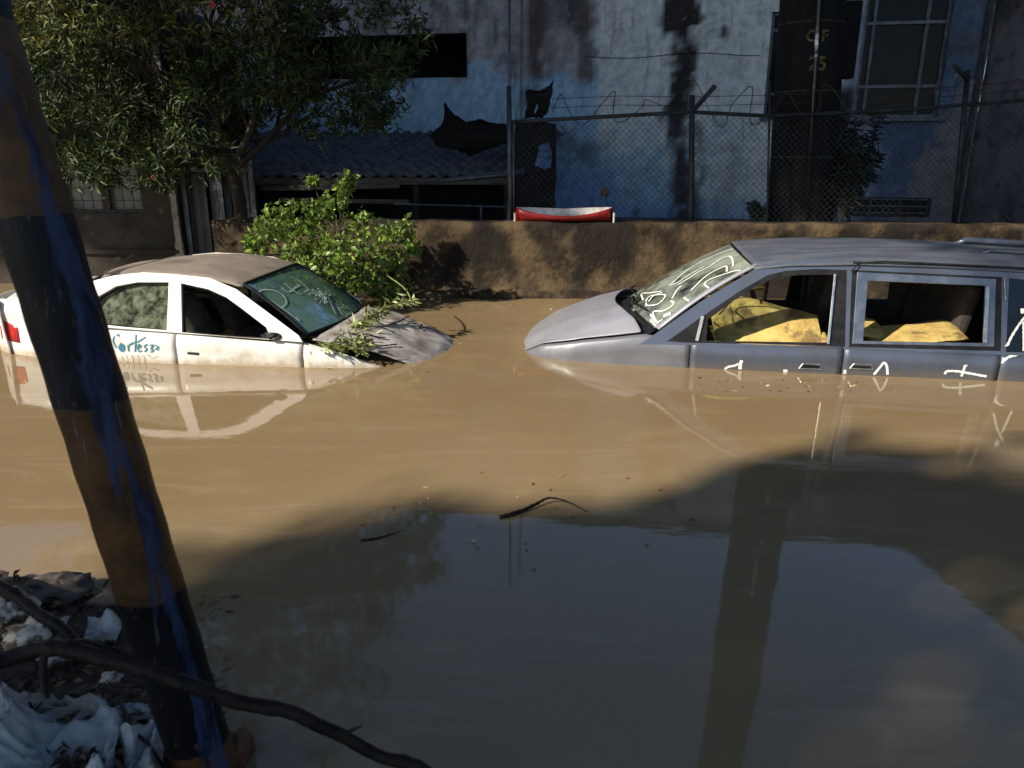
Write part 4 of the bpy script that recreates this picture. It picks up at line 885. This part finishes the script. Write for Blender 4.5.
# interior
mb = MB(); mb.grid(lambda u, v: (-1.16+.42*v, (2*u-1)*.80, .30-.05*v*v-.25*max(0, v-.75)), 14, 10); vn.B(mb, 'dashboard', 'interior', smooth=True)
swheel(vn, -.66, .36, .25, .18, face=-1)
def slab(car, name, mat, pts, th=.07, par=None):
    """upholstered slab through four corner points, slumped"""
    a, b, c, d = [Vector(p) for p in pts]; mb = MB()
    n = (b-a).cross(d-a).normalized()
    def fn(u, v):
        p = a.lerp(b, u).lerp(d.lerp(c, u), v); e = max(0, 1-(2*u-1)**8)**.5*max(0, 1-(2*v-1)**8)**.5; return p + n*(th*e*.5 + .02*mn.noise(p*5))
    mb.grid(fn, 16, 14); mb.grid(lambda u, v: fn(u, v) - n*(th*max(0, 1-(2*u-1)**8)**.5*max(0, 1-(2*v-1)**8)**.5 + .0), 16, 14)
    return car.B(mb, name, mat, par, smooth=True)
s1 = slab(vn, 'front_seat', 'foam', [(-.40, -.72, .10), (.24, -.74, .13), (.25, -.34, .35), (-.50, -.20, .49)], .035)
slab(vn, 'seat_back', 'foam', [(-.60, -.60, .16), (-.40, -.66, .12), (-.48, -.20, .48), (-.66, -.16, .46)], .06, s1)
slab(vn, 'seat_cushion', 'foam', [(-.10, -.78, .05), (.30, -.78, .17), (.30, -.45, .22), (-.10, -.5, .12)], .06, s1)
s3 = slab(vn, 'driver_seat', 'foam', [(-.58, .05, .47), (-.12, .05, .49), (-.10, .60, .50), (-.58, .62, .52)], .05)
slab(vn, 'rear_seat', 'foam', [(.62, -.76, .20), (1.30, -.76, .275), (1.30, -.30, .33), (.62, -.30, .22)], .05)
slab(vn, 'rear_seat', 'foam', [(.38, -.60, .24), (.75, -.62, .235), (.75, -.2, .30), (.38, -.2, .32)], .04)
mb = MB(); mb.box((1.35, .1, .38), (.12, 1.2, .55), ry=.2); mb.box((.42, .35, .4), (.12, .45, .5), ry=.2); vn.B(mb, 'seat_row', 'interior', bevel=.04)
mb = MB(); mb.grid(lambda u, v: (-.35+u*2.7, (2*v-1)*.74, .80+.015*math.sin(u*3.1)), 10, 6); mb.box((.7, .86, .0), (2.9, .03, .5)); mb.box((1.75, .815, .5), (1.2, .02, .55)); vn.B(mb, 'lining', 'interior')
mb = MB(); mb.tube([(.02, .70, .78), (-.02, .66, .45), (-.05, .55, .2)], .018, 5); mb.bar((-.25, .70, .62), (-.1, .5, .2), .045, .02); mb.bar((.12, .60, .70), (.10, .6, .45), .03, .03); vn.B(mb, 'seat_belt', 'chrome_trim')
# white scrawl
Z1f = lambda X, Y: (610+X/6.4, 235+Y/6.4)
st = [[(790, 95), (740, 110), (640, 150), (560, 190), (470, 250), (380, 330)], [(610, 205), (560, 230), (500, 265), (440, 305), (395, 325)],
      [(790, 205), (785, 160), (760, 140), (700, 165), (640, 205), (570, 240), (500, 285), (440, 320)], [(750, 240), (745, 205), (700, 220), (620, 265), (560, 320), (520, 360)],
      [(760, 305), (800, 280), (850, 245), (850, 235), (800, 235), (720, 260), (640, 290), (608, 320), (640, 350), (630, 390), (590, 420), (520, 430), (475, 405)],
      [(460, 330), (430, 360), (400, 410)], [(390, 425), (410, 440), (390, 465), (340, 490), (280, 495), (290, 540), (310, 570)], [(215, 420), (205, 380), (260, 375), (330, 365)],
      [(230, 430), (260, 395), (340, 385), (355, 400), (310, 445), (240, 455), (235, 435)], [(340, 370), (280, 395), (250, 430)], [(260, 510), (300, 560), (340, 545)], [(260, 545), (300, 585), (330, 575)]]
scrawl('white_scrawl', [vwg], [[Z1f(*p) for p in s2] for s2 in st], .014, M['paint_white'], vwg, off=.008)
scrawl('sticker', [vwg], [(.035, [Z1f(345, 525), Z1f(368, 515), Z1f(392, 505)])], .035, M['paint_white'], vwg, off=.009)
Z2f = lambda X, Y: (690+X/6.02, 260+Y/6.02)
Z3f = lambda X, Y: (840+X/4.8, 230+Y/4.8)
scrawl('white_scrawl', [vside['front_door']], [[Z2f(208, 655), Z2f(230, 640), Z2f(270, 632), (690+290/6.02, 260+620/6.02)], (.024, [Z2f(300, 655), Z2f(302, 625), Z2f(310, 600)]), (.02, [Z2f(560, 665), Z2f(572, 664), Z2f(584, 668)])], .016, M['paint_white'], vside['front_door'], off=.014)
scrawl('white_scrawl', [vside['sliding_door']], [[Z3f(160, 692), Z3f(190, 655), Z3f(208, 635), Z3f(222, 650), Z3f(226, 692)], [Z3f(500, 690), Z3f(510, 675), Z3f(560, 675), Z3f(620, 685), Z3f(700, 700)], [Z3f(598, 645), Z3f(590, 670), Z3f(580, 700)], (.03, [Z3f(596, 650), Z3f(600, 655)]), (.03, [Z3f(15, 678), Z3f(28, 678)])], .017, M['paint_white'], vside['sliding_door'], off=.014)
scrawl('white_scrawl', [vside['rear_quarter'], vq], [[Z3f(790, 575), Z3f(820, 510), Z3f(865, 440), Z3f(900, 400)], [Z3f(876, 440), Z3f(878, 500), Z3f(878, 580)], (.035, [Z3f(862, 390), Z3f(884, 388)]), [Z3f(745, 700), Z3f(765, 650), Z3f(800, 615), Z3f(884, 592)], (.03, [Z3f(792, 540), Z3f(800, 555)])], .016, M['paint_white'], vside['rear_quarter'], off=.014)

# ============================================================= TREES
def grow(mb, base, dirv, length, rad, depth, tips, spread=.55, up=.12):
    pts = [Vector(base)]; d = Vector(dirv).normalized(); n = 5
    for i in range(n):
        d = (d + Vector((random.uniform(-.16, .16), random.uniform(-.16, .16), random.uniform(-.08, .14)+up*.3))).normalized(); pts.append(pts[-1] + d*length/n)
    mb.tube(pts, [rad*(1-.42*i/n) for i in range(n+1)], 8 if depth > 1 else 5, cap=False)
    tips.append((pts[-1], d))
    if depth <= 0: tips.append((pts[3], d)); return
    for k in range(3 if depth > 1 else 4):
        i = random.choice([2, 3, 4, 5]); nd = (d + Vector((random.uniform(-1, 1), random.uniform(-1, 1), random.uniform(-.5, .7)))*spread*1.5).normalized()
        grow(mb, pts[i], nd, length*random.uniform(.55, .8), rad*.5, depth-1, tips, spread, up)
# big tree at left in front of the house and shed
tb = on_y(243, 262, 9.7)
tree = empty('tree', (tb.x, 9.7, 0), 'big dark tree with narrow leaves and pink flowers overhanging the white sedan', 'tree')
mb = MB(); tips = []
trunk_pts = [Vector((tb.x, 9.7, -.3)), on_y(243, 250, 9.7), on_y(240, 205, 9.65), on_y(232, 170, 9.6)]
mb.tube(catmull(trunk_pts, 4), [.10-.03*i/12 for i in range(13)], 10, wob=.06)
st0 = trunk_pts[-1]; st1 = on_y(238, 185, 9.62)
for d, L in (((-.75, -.2, .9), 1.3), ((-.25, .15, 1.1), 1.5), ((.5, 0, 1.0), 1.3), ((-1, -.1, .35), 1.25), ((.75, .2, .6), 1.2), ((-.4, -.35, 1.2), 1.4)):
    grow(mb, st0 if random.random() < .6 else st1, d, L, .05, 3, tips)
mb.build('trunk', M['bark'], tree, smooth=True)
def crown_points(clumps, per, jit=.22):
    P, D = [], []
    for (c, r) in clumps:
        c = np.array(c)
        for _ in range(per):
            v = rng.normal(size=3); v /= np.linalg.norm(v); p = c + v*np.array(r)*rng.random()**.45
            tw_d = v*.6 + rng.normal(0, .4, 3)
            k = 5
            for q in range(k): P.append(p + rng.normal(0, .02, 3)); D.append(tw_d + rng.normal(0, .75, 3))
    return P, D
clumps = []
rc = np.random.default_rng(11)
def in_view(px, py, yy, r): clumps.append((tuple(on_y(px, py, yy)), r))
# the crown as it hangs into view: clumps scattered over its real extent, denser to the upper left
for k in range(370):
    px = rc.uniform(10, 415); py = rc.uniform(-130, 190); yy = rc.uniform(8.5, 10.6)
    lim = np.interp(px, [10, 70, 140, 200, 240, 300, 350, 400, 415], [150, 175, 182, 178, 150, 130, 138, 110, 60])
    top_ok = True
    if py > lim: continue
    if px > 330 and py < 20 and rc.random() < .35: continue
    rr_ = rc.uniform(.14, .34); clumps.append((tuple(on_y(px, py, yy)), (rr_*1.1, rr_, rr_*.85)))
for k in range(170):    # the part of the crown above the frame (seen only in the water)
    x = rc.uniform(-7.2, -1.9); z = rc.uniform(3.9, 7.2); y = rc.uniform(8.6, 11.6)
    if (x+4.4)**2/7.6 + (z-4.6)**2/6.8 > 1: continue
    rr_ = rc.uniform(.22, .5); clumps.append(((x, y, z), (rr_, rr_, rr_*.8)))
P, D = crown_points(clumps, 26)
n_ = len(P); L_ = rng.uniform(.07, .15, n_)
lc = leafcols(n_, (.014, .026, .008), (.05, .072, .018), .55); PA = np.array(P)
sun_tint = (PA[:, 0] < -2.4)*(PA[:, 2] > 2.75)*(rng.random(n_) < .55); lc[sun_tint] = leafcols(int(sun_tint.sum()), (.08, .095, .02), (.20, .18, .05), .3)  # leaves high on the left coloured yellower to stand for sunlight
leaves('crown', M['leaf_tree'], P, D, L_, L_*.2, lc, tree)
Pf = np.array([np.array(clumps[rc.integers(0, 150)][0]) + rc.normal(0, .2, 3) for _ in range(0)] + [list(on_y(155, 178, 8.9)), list(on_y(212, 5, 8.6))])
mb = MB()
for i, p in enumerate(Pf):
    mb = MB()
    for a in range(5): mb.blob(Vector(p)+Vector((math.cos(a*1.256)*.022, -.01, math.sin(a*1.256)*.022)), (.018, .01, .018), i+a, .2, 6)
    mb.build('flower', M['petal'], tree, smooth=True)
# bright bush behind the sedan, by the wall
bc = on_y(330, 260, 8.3)
bush = empty('bush', (bc.x, 8.5, 0), 'bright green sunlit bush growing out of the water behind the sedan', 'bush')
cl = []; rc = np.random.default_rng(5)
for px, py, yy, r in ((262, 235, 8.2, .16), (275, 222, 8.3, .2), (258, 255, 8.1, .12), (295, 240, 8.2, .22), (300, 262, 8.0, .2), (325, 245, 8.2, .22), (330, 270, 7.9, .2), (345, 285, 7.9, .15), (345, 255, 8.0, .2), (300, 215, 8.4, .2),
                      (320, 215, 8.5, .16), (335, 200, 8.4, .12), (345, 187, 8.4, .07), (350, 178, 8.4, .05), (360, 225, 8.5, .2), (375, 250, 8.4, .2), (365, 275, 8.2, .18), (390, 232, 8.3, .1), (405, 225, 8.25, .08), (408, 240, 8.3, .07),
                      (395, 260, 8.5, .15), (380, 290, 8.4, .16), (340, 300, 8.2, .2), (400, 285, 8.6, .14), (285, 275, 8.3, .18), (313, 180, 8.4, .03), (250, 242, 8.2, .06), (415, 250, 8.5, .06)):
    cl.append((tuple(on_y(px, py, yy)), (r, r*1.1, r)))
P, D = [], []
for c, r in cl:
    for _ in range(int(60 + 900*r[0]**1.4)):
        v = rng.normal(size=3); v /= np.linalg.norm(v); P.append(np.array(c) + v*np.array(r)*rng.random()**.4); D.append(v*.4 + rng.normal(0, .5, 3) + np.array([0, 0, -.35]))
n_ = len(P); L_ = rng.uniform(.04, .095, n_)
leaves('foliage', M['leaf_bush'], P, D, L_, L_*.62, leafcols(n_, (.06, .12, .016), (.22, .30, .055), .4), bush, fold=.12)
mb = MB()
for c, r in cl[::1]: mb.tube(catmull([(bc.x+random.uniform(-.1, .1), 8.5, -.2), Vector((bc.x, 8.5, .2)).lerp(Vector(c), .5)+Vector((0, 0, .12)), c], 5), [.016-.0011*i for i in range(11)], 5)
mb.build('stem', M['bark'], bush)

# unseen trees added outside the frame: they throw the dappled shade on the water and keep the building in shade
def shade_tree(name, base, zc, cl, per, ls, label):
    root = empty(name, base, label, 'tree', 'unseen shade trees'); base = Vector(base)
    mb = MB(); top_ = Vector((base.x, base.y, zc-1)); mb.tube(catmull([base-Vector((0, 0, .8)), base.lerp(top_, .5)+Vector((.2, .1, 0)), top_], 5), [.32-.015*i for i in range(11)], 10, wob=.05)
    for c, r in cl[::2]: mb.tube(catmull([top_-Vector((0, 0, random.uniform(0, 2))), top_.lerp(Vector(c), .5)+Vector((0, 0, .4)), c], 4), [.11, .10, .09, .075, .06, .05, .04, .03, .02], 6)
    mb.build('trunk', M['bark'], root, smooth=True)
    P, D = [], []
    for c, r in cl:
        v = rng.normal(size=(per, 3)); v /= np.linalg.norm(v, axis=1)[:, None]; P.append(np.array(c) + v*np.array(r)*rng.random((per, 1))**.4); D.append(rng.normal(size=(per, 3)))
    P = np.concatenate(P); D = np.concatenate(D); n_ = len(P); L_ = rng.uniform(.7, 1.3, n_)*ls
    leaves('crown', M['leaf_dull'], P, D, L_, L_*.6, leafcols(n_, (.04, .07, .02), (.08, .11, .03), .3), root)
Ls = SUN_L/abs(SUN_L.z)
def lift(gx_, gy_, z): p = Vector((gx_, gy_, 0)) - Ls*z; return (p.x, p.y, p.z)
rc = np.random.default_rng(23)
SH = []     # shade wanted on the water close to the bank, and over the right half
for k in range(250):
    gx_ = rc.uniform(-5, 9.5); gy_ = rc.uniform(-1.5, 4.6)
    edge = np.interp(gx_, [-5, -2.6, -1.4, -.4, .6, 2, 4, 9], [2.7, 2.6, 3.3, 3.6, 3.65, 3.85, 3.9, 4.2]) - .35
    if gy_ > edge or math.hypot(gx_+1.95, gy_-2.3) < .62: continue
    SH.append((lift(gx_, gy_, rc.uniform(8.2, 10.5)), (rc.uniform(.35, .75),)*2 + (.4,)))
for k in range(80):
    gx_ = rc.uniform(-2.3, .6); gy_ = rc.uniform(-.5, 3.3)
    if gy_ > np.interp(gx_, [-2.6, -1.4, -.4, .6], [2.6, 3.2, 3.5, 3.6]) - .4 or math.hypot(gx_+1.95, gy_-2.3) < .62: continue
    SH.append((lift(gx_, gy_, rc.uniform(8.2, 10)), (.5, .45, .35)))
for k in range(18):  # clumps added along the striped pole's shadow to lose it in leaf shade
    g = .3 + 1.8*k/17
    SH += [(lift(g + rc.uniform(-.2, .2), 2.55 + .69*(g-.3) + rc.uniform(-.35, .35), rc.uniform(8.5, 10)), (.55, .5, .3))]*2
shade_tree('unseen_shade_tree', (-12, -9, 0), 9, SH, 37, .26, 'unseen broad tree far back on the near bank, crown shaped to shade the water')
SH = []
for k in range(62):
    gx_ = rc.uniform(1.7, 11); gy_ = rc.uniform(3.4, 10.0)
    if gx_ < np.interp(gy_, [3.4, 4.5, 5.5, 7.5, 10], [2.6, 3.0, 3.6, 4.3, 3.4]): continue
    SH.append((lift(gx_, gy_, rc.uniform(9, 11)), (rc.uniform(.45, .8),)*2 + (.4,)))
for k in range(150):  # overhead clumps added to cut sky light on the near water
    x = rc.uniform(-5.5, 11); y = rc.uniform(-9, 1.0)
    if x < -3 and y > -1: continue
    SH.append(((x, y, rc.uniform(8.3, 10)), (rc.uniform(.7, 1.2),)*2 + (.45,)))
shade_tree('unseen_shade_tree', (-3.5, -6.5, 0), 9.5, SH, 30, .26, 'unseen tree close behind the viewer, crown shaped to shade water and block sky')
SH = []
for k in range(520):
    gx_ = rc.uniform(-9, 25); gy_ = rc.uniform(11.2, 20.5)
    if -3.6 < gx_ < .5 and gy_ < 13.2: continue
    SH.append((lift(gx_, gy_, rc.uniform(10.8, 13)), (rc.uniform(.7, 1.2),)*2 + (.6,)))
shade_tree('unseen_shade_tree', (-16, 6.5, 0), 11, SH, 190, .42, 'unseen tallest tree left of the brown house, added to shade the building')

for nm_, bx_, n_c, lb_ in (('unseen_shade_tree', 15, 46, 'unseen low tree added at the right end of the street to block sky light'), ('unseen_shade_tree', -20, 40, 'unseen low tree added at the left end of the street to block sky light')):
    SH = []  # clumps added to block low sky at the street ends
    for k in range(n_c):
        SH.append(((bx_ + rc.uniform(-2, 2), rc.uniform(-4, 11), rc.uniform(1.2, 7.0)), (1.3, 1.5, 1.1)))
    shade_tree(nm_, (bx_, 3, 0), 6, SH, 220, .5, lb_)
# ============================================================= FOREGROUND
# striped pole
p0 = Vector((-.88, 1.79, 0)); b0 = on_z(206, 790, 0.02); yb = b0.y
t0 = on_y(-34, 0, 1.70); yb0 = on_y(206, 768, 1.72)
ax = (t0 - yb0); ax = ax/ax.z; PB = yb0 + ax*(-.10 - yb0.z); PT = yb0 + ax*(2.7-yb0.z)
def pole_mat():
    m, t, out = _nodes('banded_yellow_black_pole_paint'); p = N(t, 'ShaderNodeBsdfPrincipled'); p.inputs['Roughness'].default_value = .5; p.inputs['Specular IOR Level'].default_value = .22
    tc = N(t, 'ShaderNodeTexCoord'); sx = N(t, 'ShaderNodeSeparateXYZ'); t.links.new(tc.outputs['Object'], sx.inputs[0])
    ux = ax.x; uy = ax.y
    def mth(op, a, b=None):
        n = N(t, 'ShaderNodeMath', operation=op)
        for i, v in enumerate((a, b)):
            if v is None: continue
            if hasattr(v, 'is_output'): t.links.new(v, n.inputs[i])
            else: n.inputs[i].default_value = v
        return n.outputs[0]
    wob = mth('MULTIPLY', mth('SUBTRACT', noise(t, 9, 4, .6), .5), .05); z = mth('ADD', sx.outputs[2], wob)
    ks = [zl for zl in STR]; blk = None
    for lo, hi in ks:
        b = mth('MULTIPLY', mth('GREATER_THAN', z, lo), mth('LESS_THAN', z, hi)); blk = b if blk is None else mth('MAXIMUM', blk, b)
    yel = mix(t, ramp(t, noise(t, 8, 5, .7), .4, .65), (.10, .047, .014), (.05, .024, .009))
    yel = mix(t, ramp(t, noise(t, 30, 5, .7, (1, 1, .3)), .55, .7), yel, (.07, .035, .015))
    blc = mix(t, ramp(t, noise(t, 8, 5, .7, (2, 2, .4)), .45, .65), (.002, .002, .003), (.005, .0055, .010))
    c = mix(t, blk, yel, blc)
    chips = ramp(t, noise(t, 26, 6, .75, (1.4, 1.4, .5), dist=.5), .60, .66); c = mix(t, chips, c, (.055, .04, .03)); scr = ramp(t, noise(t, 60, 3, .6, (1, 1, .06)), .66, .72); c = mix(t, scr, c, (.12, .11, .11))
    # blue paint dribbled down the right flank
    ang = mth('ARCTAN2', mth('SUBTRACT', sx.outputs[1], mth('MULTIPLY', sx.outputs[2], uy)), mth('SUBTRACT', sx.outputs[0], mth('MULTIPLY', sx.outputs[2], ux)))
    dr = noise(t, 4, 5, .65, (3.6, 3.6, .5), dist=1.0)
    flank = mth('SUBTRACT', 1.0, mth('MULTIPLY', mth('ABSOLUTE', mth('SUBTRACT', ang, -.62)), 1.25))
    msk = mth('MULTIPLY', ramp(t, mth('ADD', mth('MULTIPLY', dr, 1.5), mth('MULTIPLY', flank, .42)), .98, 1.12), .85)
    blu = mix(t, ramp(t, noise(t, 12, 4, .6, (2, 2, .5)), .4, .65), (.035, .05, .11), (.008, .012, .034))
    c = mix(t, msk, c, blu)
    t.links.new(c, p.inputs['Base Color'])
    b = N(t, 'ShaderNodeBump'); b.inputs['Strength'].default_value = .6; b.inputs['Distance'].default_value = .01
    t.links.new(noise(t, 10, 6, .65, (2, 2, .35)), b.inputs['Height']); t.links.new(b.outputs[0], p.inputs['Normal']); t.links.new(p.outputs[0], out.inputs[0]); return m
def axz(px, py):    # height along the pole of a pixel on its centre line
    q = on_plane(px, py, yb0, Vector((0, 1, 0))); return q.z + .10
STR = [(axz(185, 738), axz(160, 588)), (axz(95, 398), axz(50, 212)), (axz(-30, 18), axz(-30, 18)+.32), (axz(-30, 18)+.75, axz(-30, 18)+1.15)]
M['pole'] = pole_mat()
mb = MB(); K = 60; mb.tube([PB.lerp(PT, i/K) for i in range(K+1)], [.083-.010*i/K + .0015*math.sin(i*1.7) for i in range(K+1)], 36)
o = mb.build('striped_pole', M['pole'], smooth=True)
# put the origin at the pole's foot
o_loc = o.location.copy(); dlt = PB - o_loc
o.data.transform(Matrix.Translation(-dlt)); o.location = PB; WM[o.name] = Matrix.Translation(PB)
tag(o, 'leaning pole banded yellow and black with dribbled blue paint in the foreground', 'pole')
o = MB().blob(on_z(236, 752, .02), (.05, .06, .07), 3, .4, 14, 2).build('brick_chunk', pm('wet_orange_brick', (.14, .05, .02), (.07, .025, .012), .6, scale=12, bump=.5), smooth=True); tag(o, 'small wet orange brick lump at the foot of the striped pole', 'brick')

# fallen branches over the bank
def bough(name, pts, r0, r1, label, twigs=()):
    pp = catmull(pts, 8); n = len(pp); root = empty(name, pts[0], label, 'branch')
    mb = MB(); mb.tube([p + Vector((mn.noise(p*9), mn.noise(p*9+Vector((5, 0, 0))), mn.noise(p*9+Vector((0, 5, 0)))))*.008 for p in pp], [(r0+(r1-r0)*i/(n-1))*(1+.22*mn.noise(Vector((i*.9, r0*100, 0)))+.14*mn.noise(Vector((i*.33, 5, 0)))) for i in range(n)], 12, wob=.07)
    mb.build('limb', M['wet_wood'], root, smooth=True)
    for tpts, ra_, rb_ in twigs:
        tp2 = catmull(tpts, 6); MB().tube(tp2, [ra_+(rb_-ra_)*i/(len(tp2)-1) for i in range(len(tp2))], 8, wob=.05).build('twig', M['wet_wood'], root, smooth=True)
    return root
oy = lambda px, py, y: on_y(px, py, y)
m0 = oy(45, 648, 1.42)
bough('fallen_branch', [on_z(-90, 735, .10), oy(-40, 668, 1.40), oy(0, 662, 1.42), m0, oy(90, 653, 1.42), oy(140, 668, 1.42), oy(185, 684, 1.42), oy(230, 699, 1.44), oy(280, 710, 1.46), oy(330, 731, 1.48), oy(380, 758, 1.50), oy(432, 776, 1.5), on_z(500, 860, .0)],
      .020, .014, 'long dark bent branch crossing in front of the striped pole',
      [([m0, oy(43, 668, 1.40), oy(44, 690, 1.38), oy(48, 697, 1.37)], .010, .005), ([oy(8, 662, 1.42), oy(50, 648, 1.45), oy(84, 643, 1.46), oy(120, 655, 1.45)], .006, .010), ([oy(340, 736, 1.48), oy(352, 730, 1.5), oy(362, 726, 1.5)], .006, .002)])
bough('fallen_branch', [on_z(-60, 560, .16), on_z(-10, 582, .20), on_z(20, 600, .18), on_z(50, 622, .16), on_z(80, 645, .12), on_z(110, 664, .09)], .026, .016, 'short dark branch lying on the rubbish at the left edge of the bank')
bough('twig', [on_z(120, 700, .12), on_z(132, 725, .15), on_z(150, 748, .13), on_z(170, 775, .12)], .006, .004, 'thin bent twig across the crumpled plastic beside the pole')['category'] = 'twig'

# rubbish on the bank
def crumple(name, x0, x1, y0, y1, z, seed, label, mat='plastic', amp=.07, fr=5, cut=None, n=46, thick=.003):
    c = on_z((x0+x1)/2, (y0+y1)/2, z); mb = MB()
    A_, B_, C_, D_ = on_z(x0, y0, z), on_z(x1, y0, z), on_z(x1, y1, z), on_z(x0, y1, z)
    def fn(u, v):
        p = A_.lerp(B_, u).lerp(D_.lerp(C_, u), v); e = min(1, min(u, 1-u, v, 1-v)*5)
        r_ = abs(mn.noise(Vector((p.x*fr, p.y*fr, seed)))) ; r2 = mn.noise(Vector((p.x*fr*2.6, p.y*fr*2.6, seed+4)))
        j = Vector((mn.noise(Vector((p.x*4, p.y*4, seed+9))), mn.noise(Vector((p.x*4, p.y*4, seed+19))), 0))*.10
        r3 = abs(mn.noise(Vector((p.x*fr*5, p.y*fr*5, seed+14))))
        return p + j + Vector((0, 0, .12*amp*abs(mn.noise(Vector((p.x*34, p.y*20, seed)))) + amp*(1-2.6*r_**.75)*e*.7 + amp*.32*r2*e - amp*.35*r3 - .03*(1-e)))
    mb.grid(fn, n, n); o = mb.build(name, M[mat], smooth=True, solid=thick); return tag(o, label, 'plastic sheet')
crumple('plastic_sheet', -60, 105, 690, 800, .17, 2, 'large crumpled blue-white plastic sheet in the bottom left corner', amp=.14, fr=4.5, n=90)
crumple('plastic_sheet', 108, 168, 690, 800, .13, 6, 'narrow crumpled plastic strip against the foot of the striped pole', amp=.08, fr=6, n=60)
crumple('plastic_bag', 80, 108, 612, 636, .12, 9, 'small white plastic bag lying between branch and striped pole', amp=.05, fr=9, n=24)['category'] = 'plastic bag'
def chunk(px, py, z, r, label, cat='foam chunk', mat='foamchunk', seed=1, sq=.6, name='foam_chunk'):
    mb = MB(); mb.blob(on_z(px, py, z), (r, r*.8, r*sq), seed, .7, 22, 2.3); o = mb.build(name, M[mat], smooth=True); return tag(o, label, cat)
chunk(8, 612, .14, .085, 'pale dirty foam chunk at the left edge above the branch', seed=2, sq=.4)
chunk(38, 634, .12, .10, 'biggest pale dirty foam chunk, spotted with holes, under the short branch', seed=5, sq=.4)
chunk(60, 655, .11, .055, 'pale foam crumb where the two branches cross', seed=7, sq=.4)
chunk(111, 678, .12, .028, 'tiny white foam scrap below the long branch', seed=8)
chunk(116, 602, .03, .085, 'flat brown stone at the water edge left of the pole', 'stone', 'stone', 4, .5, 'stone')
chunk(60, 590, .03, .12, 'wide brown muddy stone at the water edge', 'stone', 'stone', 9, .4, 'stone')
chunk(20, 600, .05, .09, 'brown stone at the left edge by the water', 'stone', 'stone', 12, .4, 'stone')
P, D = [], []
for _ in range(2600):
    x = rng.uniform(-2.4, -.6); y = rng.uniform(1.2, shore(x)-.03)
    P.append((x, y, hgt(x, y)+.012+rng.random()*.02)); D.append((rng.normal(), rng.normal(), rng.normal(0, .25)))
o = leaves('leaf_litter', M['leaf_dull'], P, D, rng.uniform(.015, .06, len(P)), .018, leafcols(len(P), (.05, .03, .018), (.14, .085, .05), .5)); tag(o, 'dead leaves and mud scraps scattered over the bank', 'leaf litter', kind='stuff')

# floating twigs
def ftwig(name, pts, r, label):
    pp = catmull([on_z(x, y, z) for x, y, z in pts], 6); n = len(pp)
    o = MB().tube(pp, [r*(1-.85*(i/(n-1)))*(1+.2*math.sin(i*2.2)) for i in range(n)], 8, wob=.08).build(name, M['wet_wood'], smooth=True); tag(o, label, 'twig')
ftwig('twig', [(500, 518, .0), (512, 514, .010), (526, 509, .014), (538, 503, .02), (549, 498, .03), (566, 501, .02), (588, 512, .0)], .013, 'dark floating twig with a thin curved tail in mid water')
ftwig('twig', [(361, 541, 0), (378, 538, .006), (392, 534, .008), (405, 530, .012)], .007, 'small floating twig left of the larger one in mid water')
P, D = [], []
for _ in range(170):
    px, py = random.choice([(rng.uniform(440, 640), rng.uniform(299, 312)), (rng.uniform(330, 480), rng.uniform(335, 372)), (rng.normal(520, 90), rng.normal(515, 30)), (rng.uniform(690, 900), rng.uniform(378, 392)), (rng.uniform(180, 235), rng.uniform(590, 690))])
    q = on_z(px, py, .004)
    if q.y < shore(q.x) + .03 or q.y > 9: continue
    P.append(q); D.append((rng.normal(), rng.normal(), .03*rng.normal()))
o = leaves('floating_scraps', M['leaf_dull'], P, D, rng.uniform(.012, .05, len(P)), .014, leafcols(len(P), (.07, .045, .02), (.30, .24, .13), .5), fold=.05); tag(o, 'tiny dead leaves and scum bits floating on the water', 'floating scraps', kind='stuff')
for k, (px, py) in enumerate(((462, 332), (150, 452), (108, 468), (640, 432), (300, 455))):
    pass
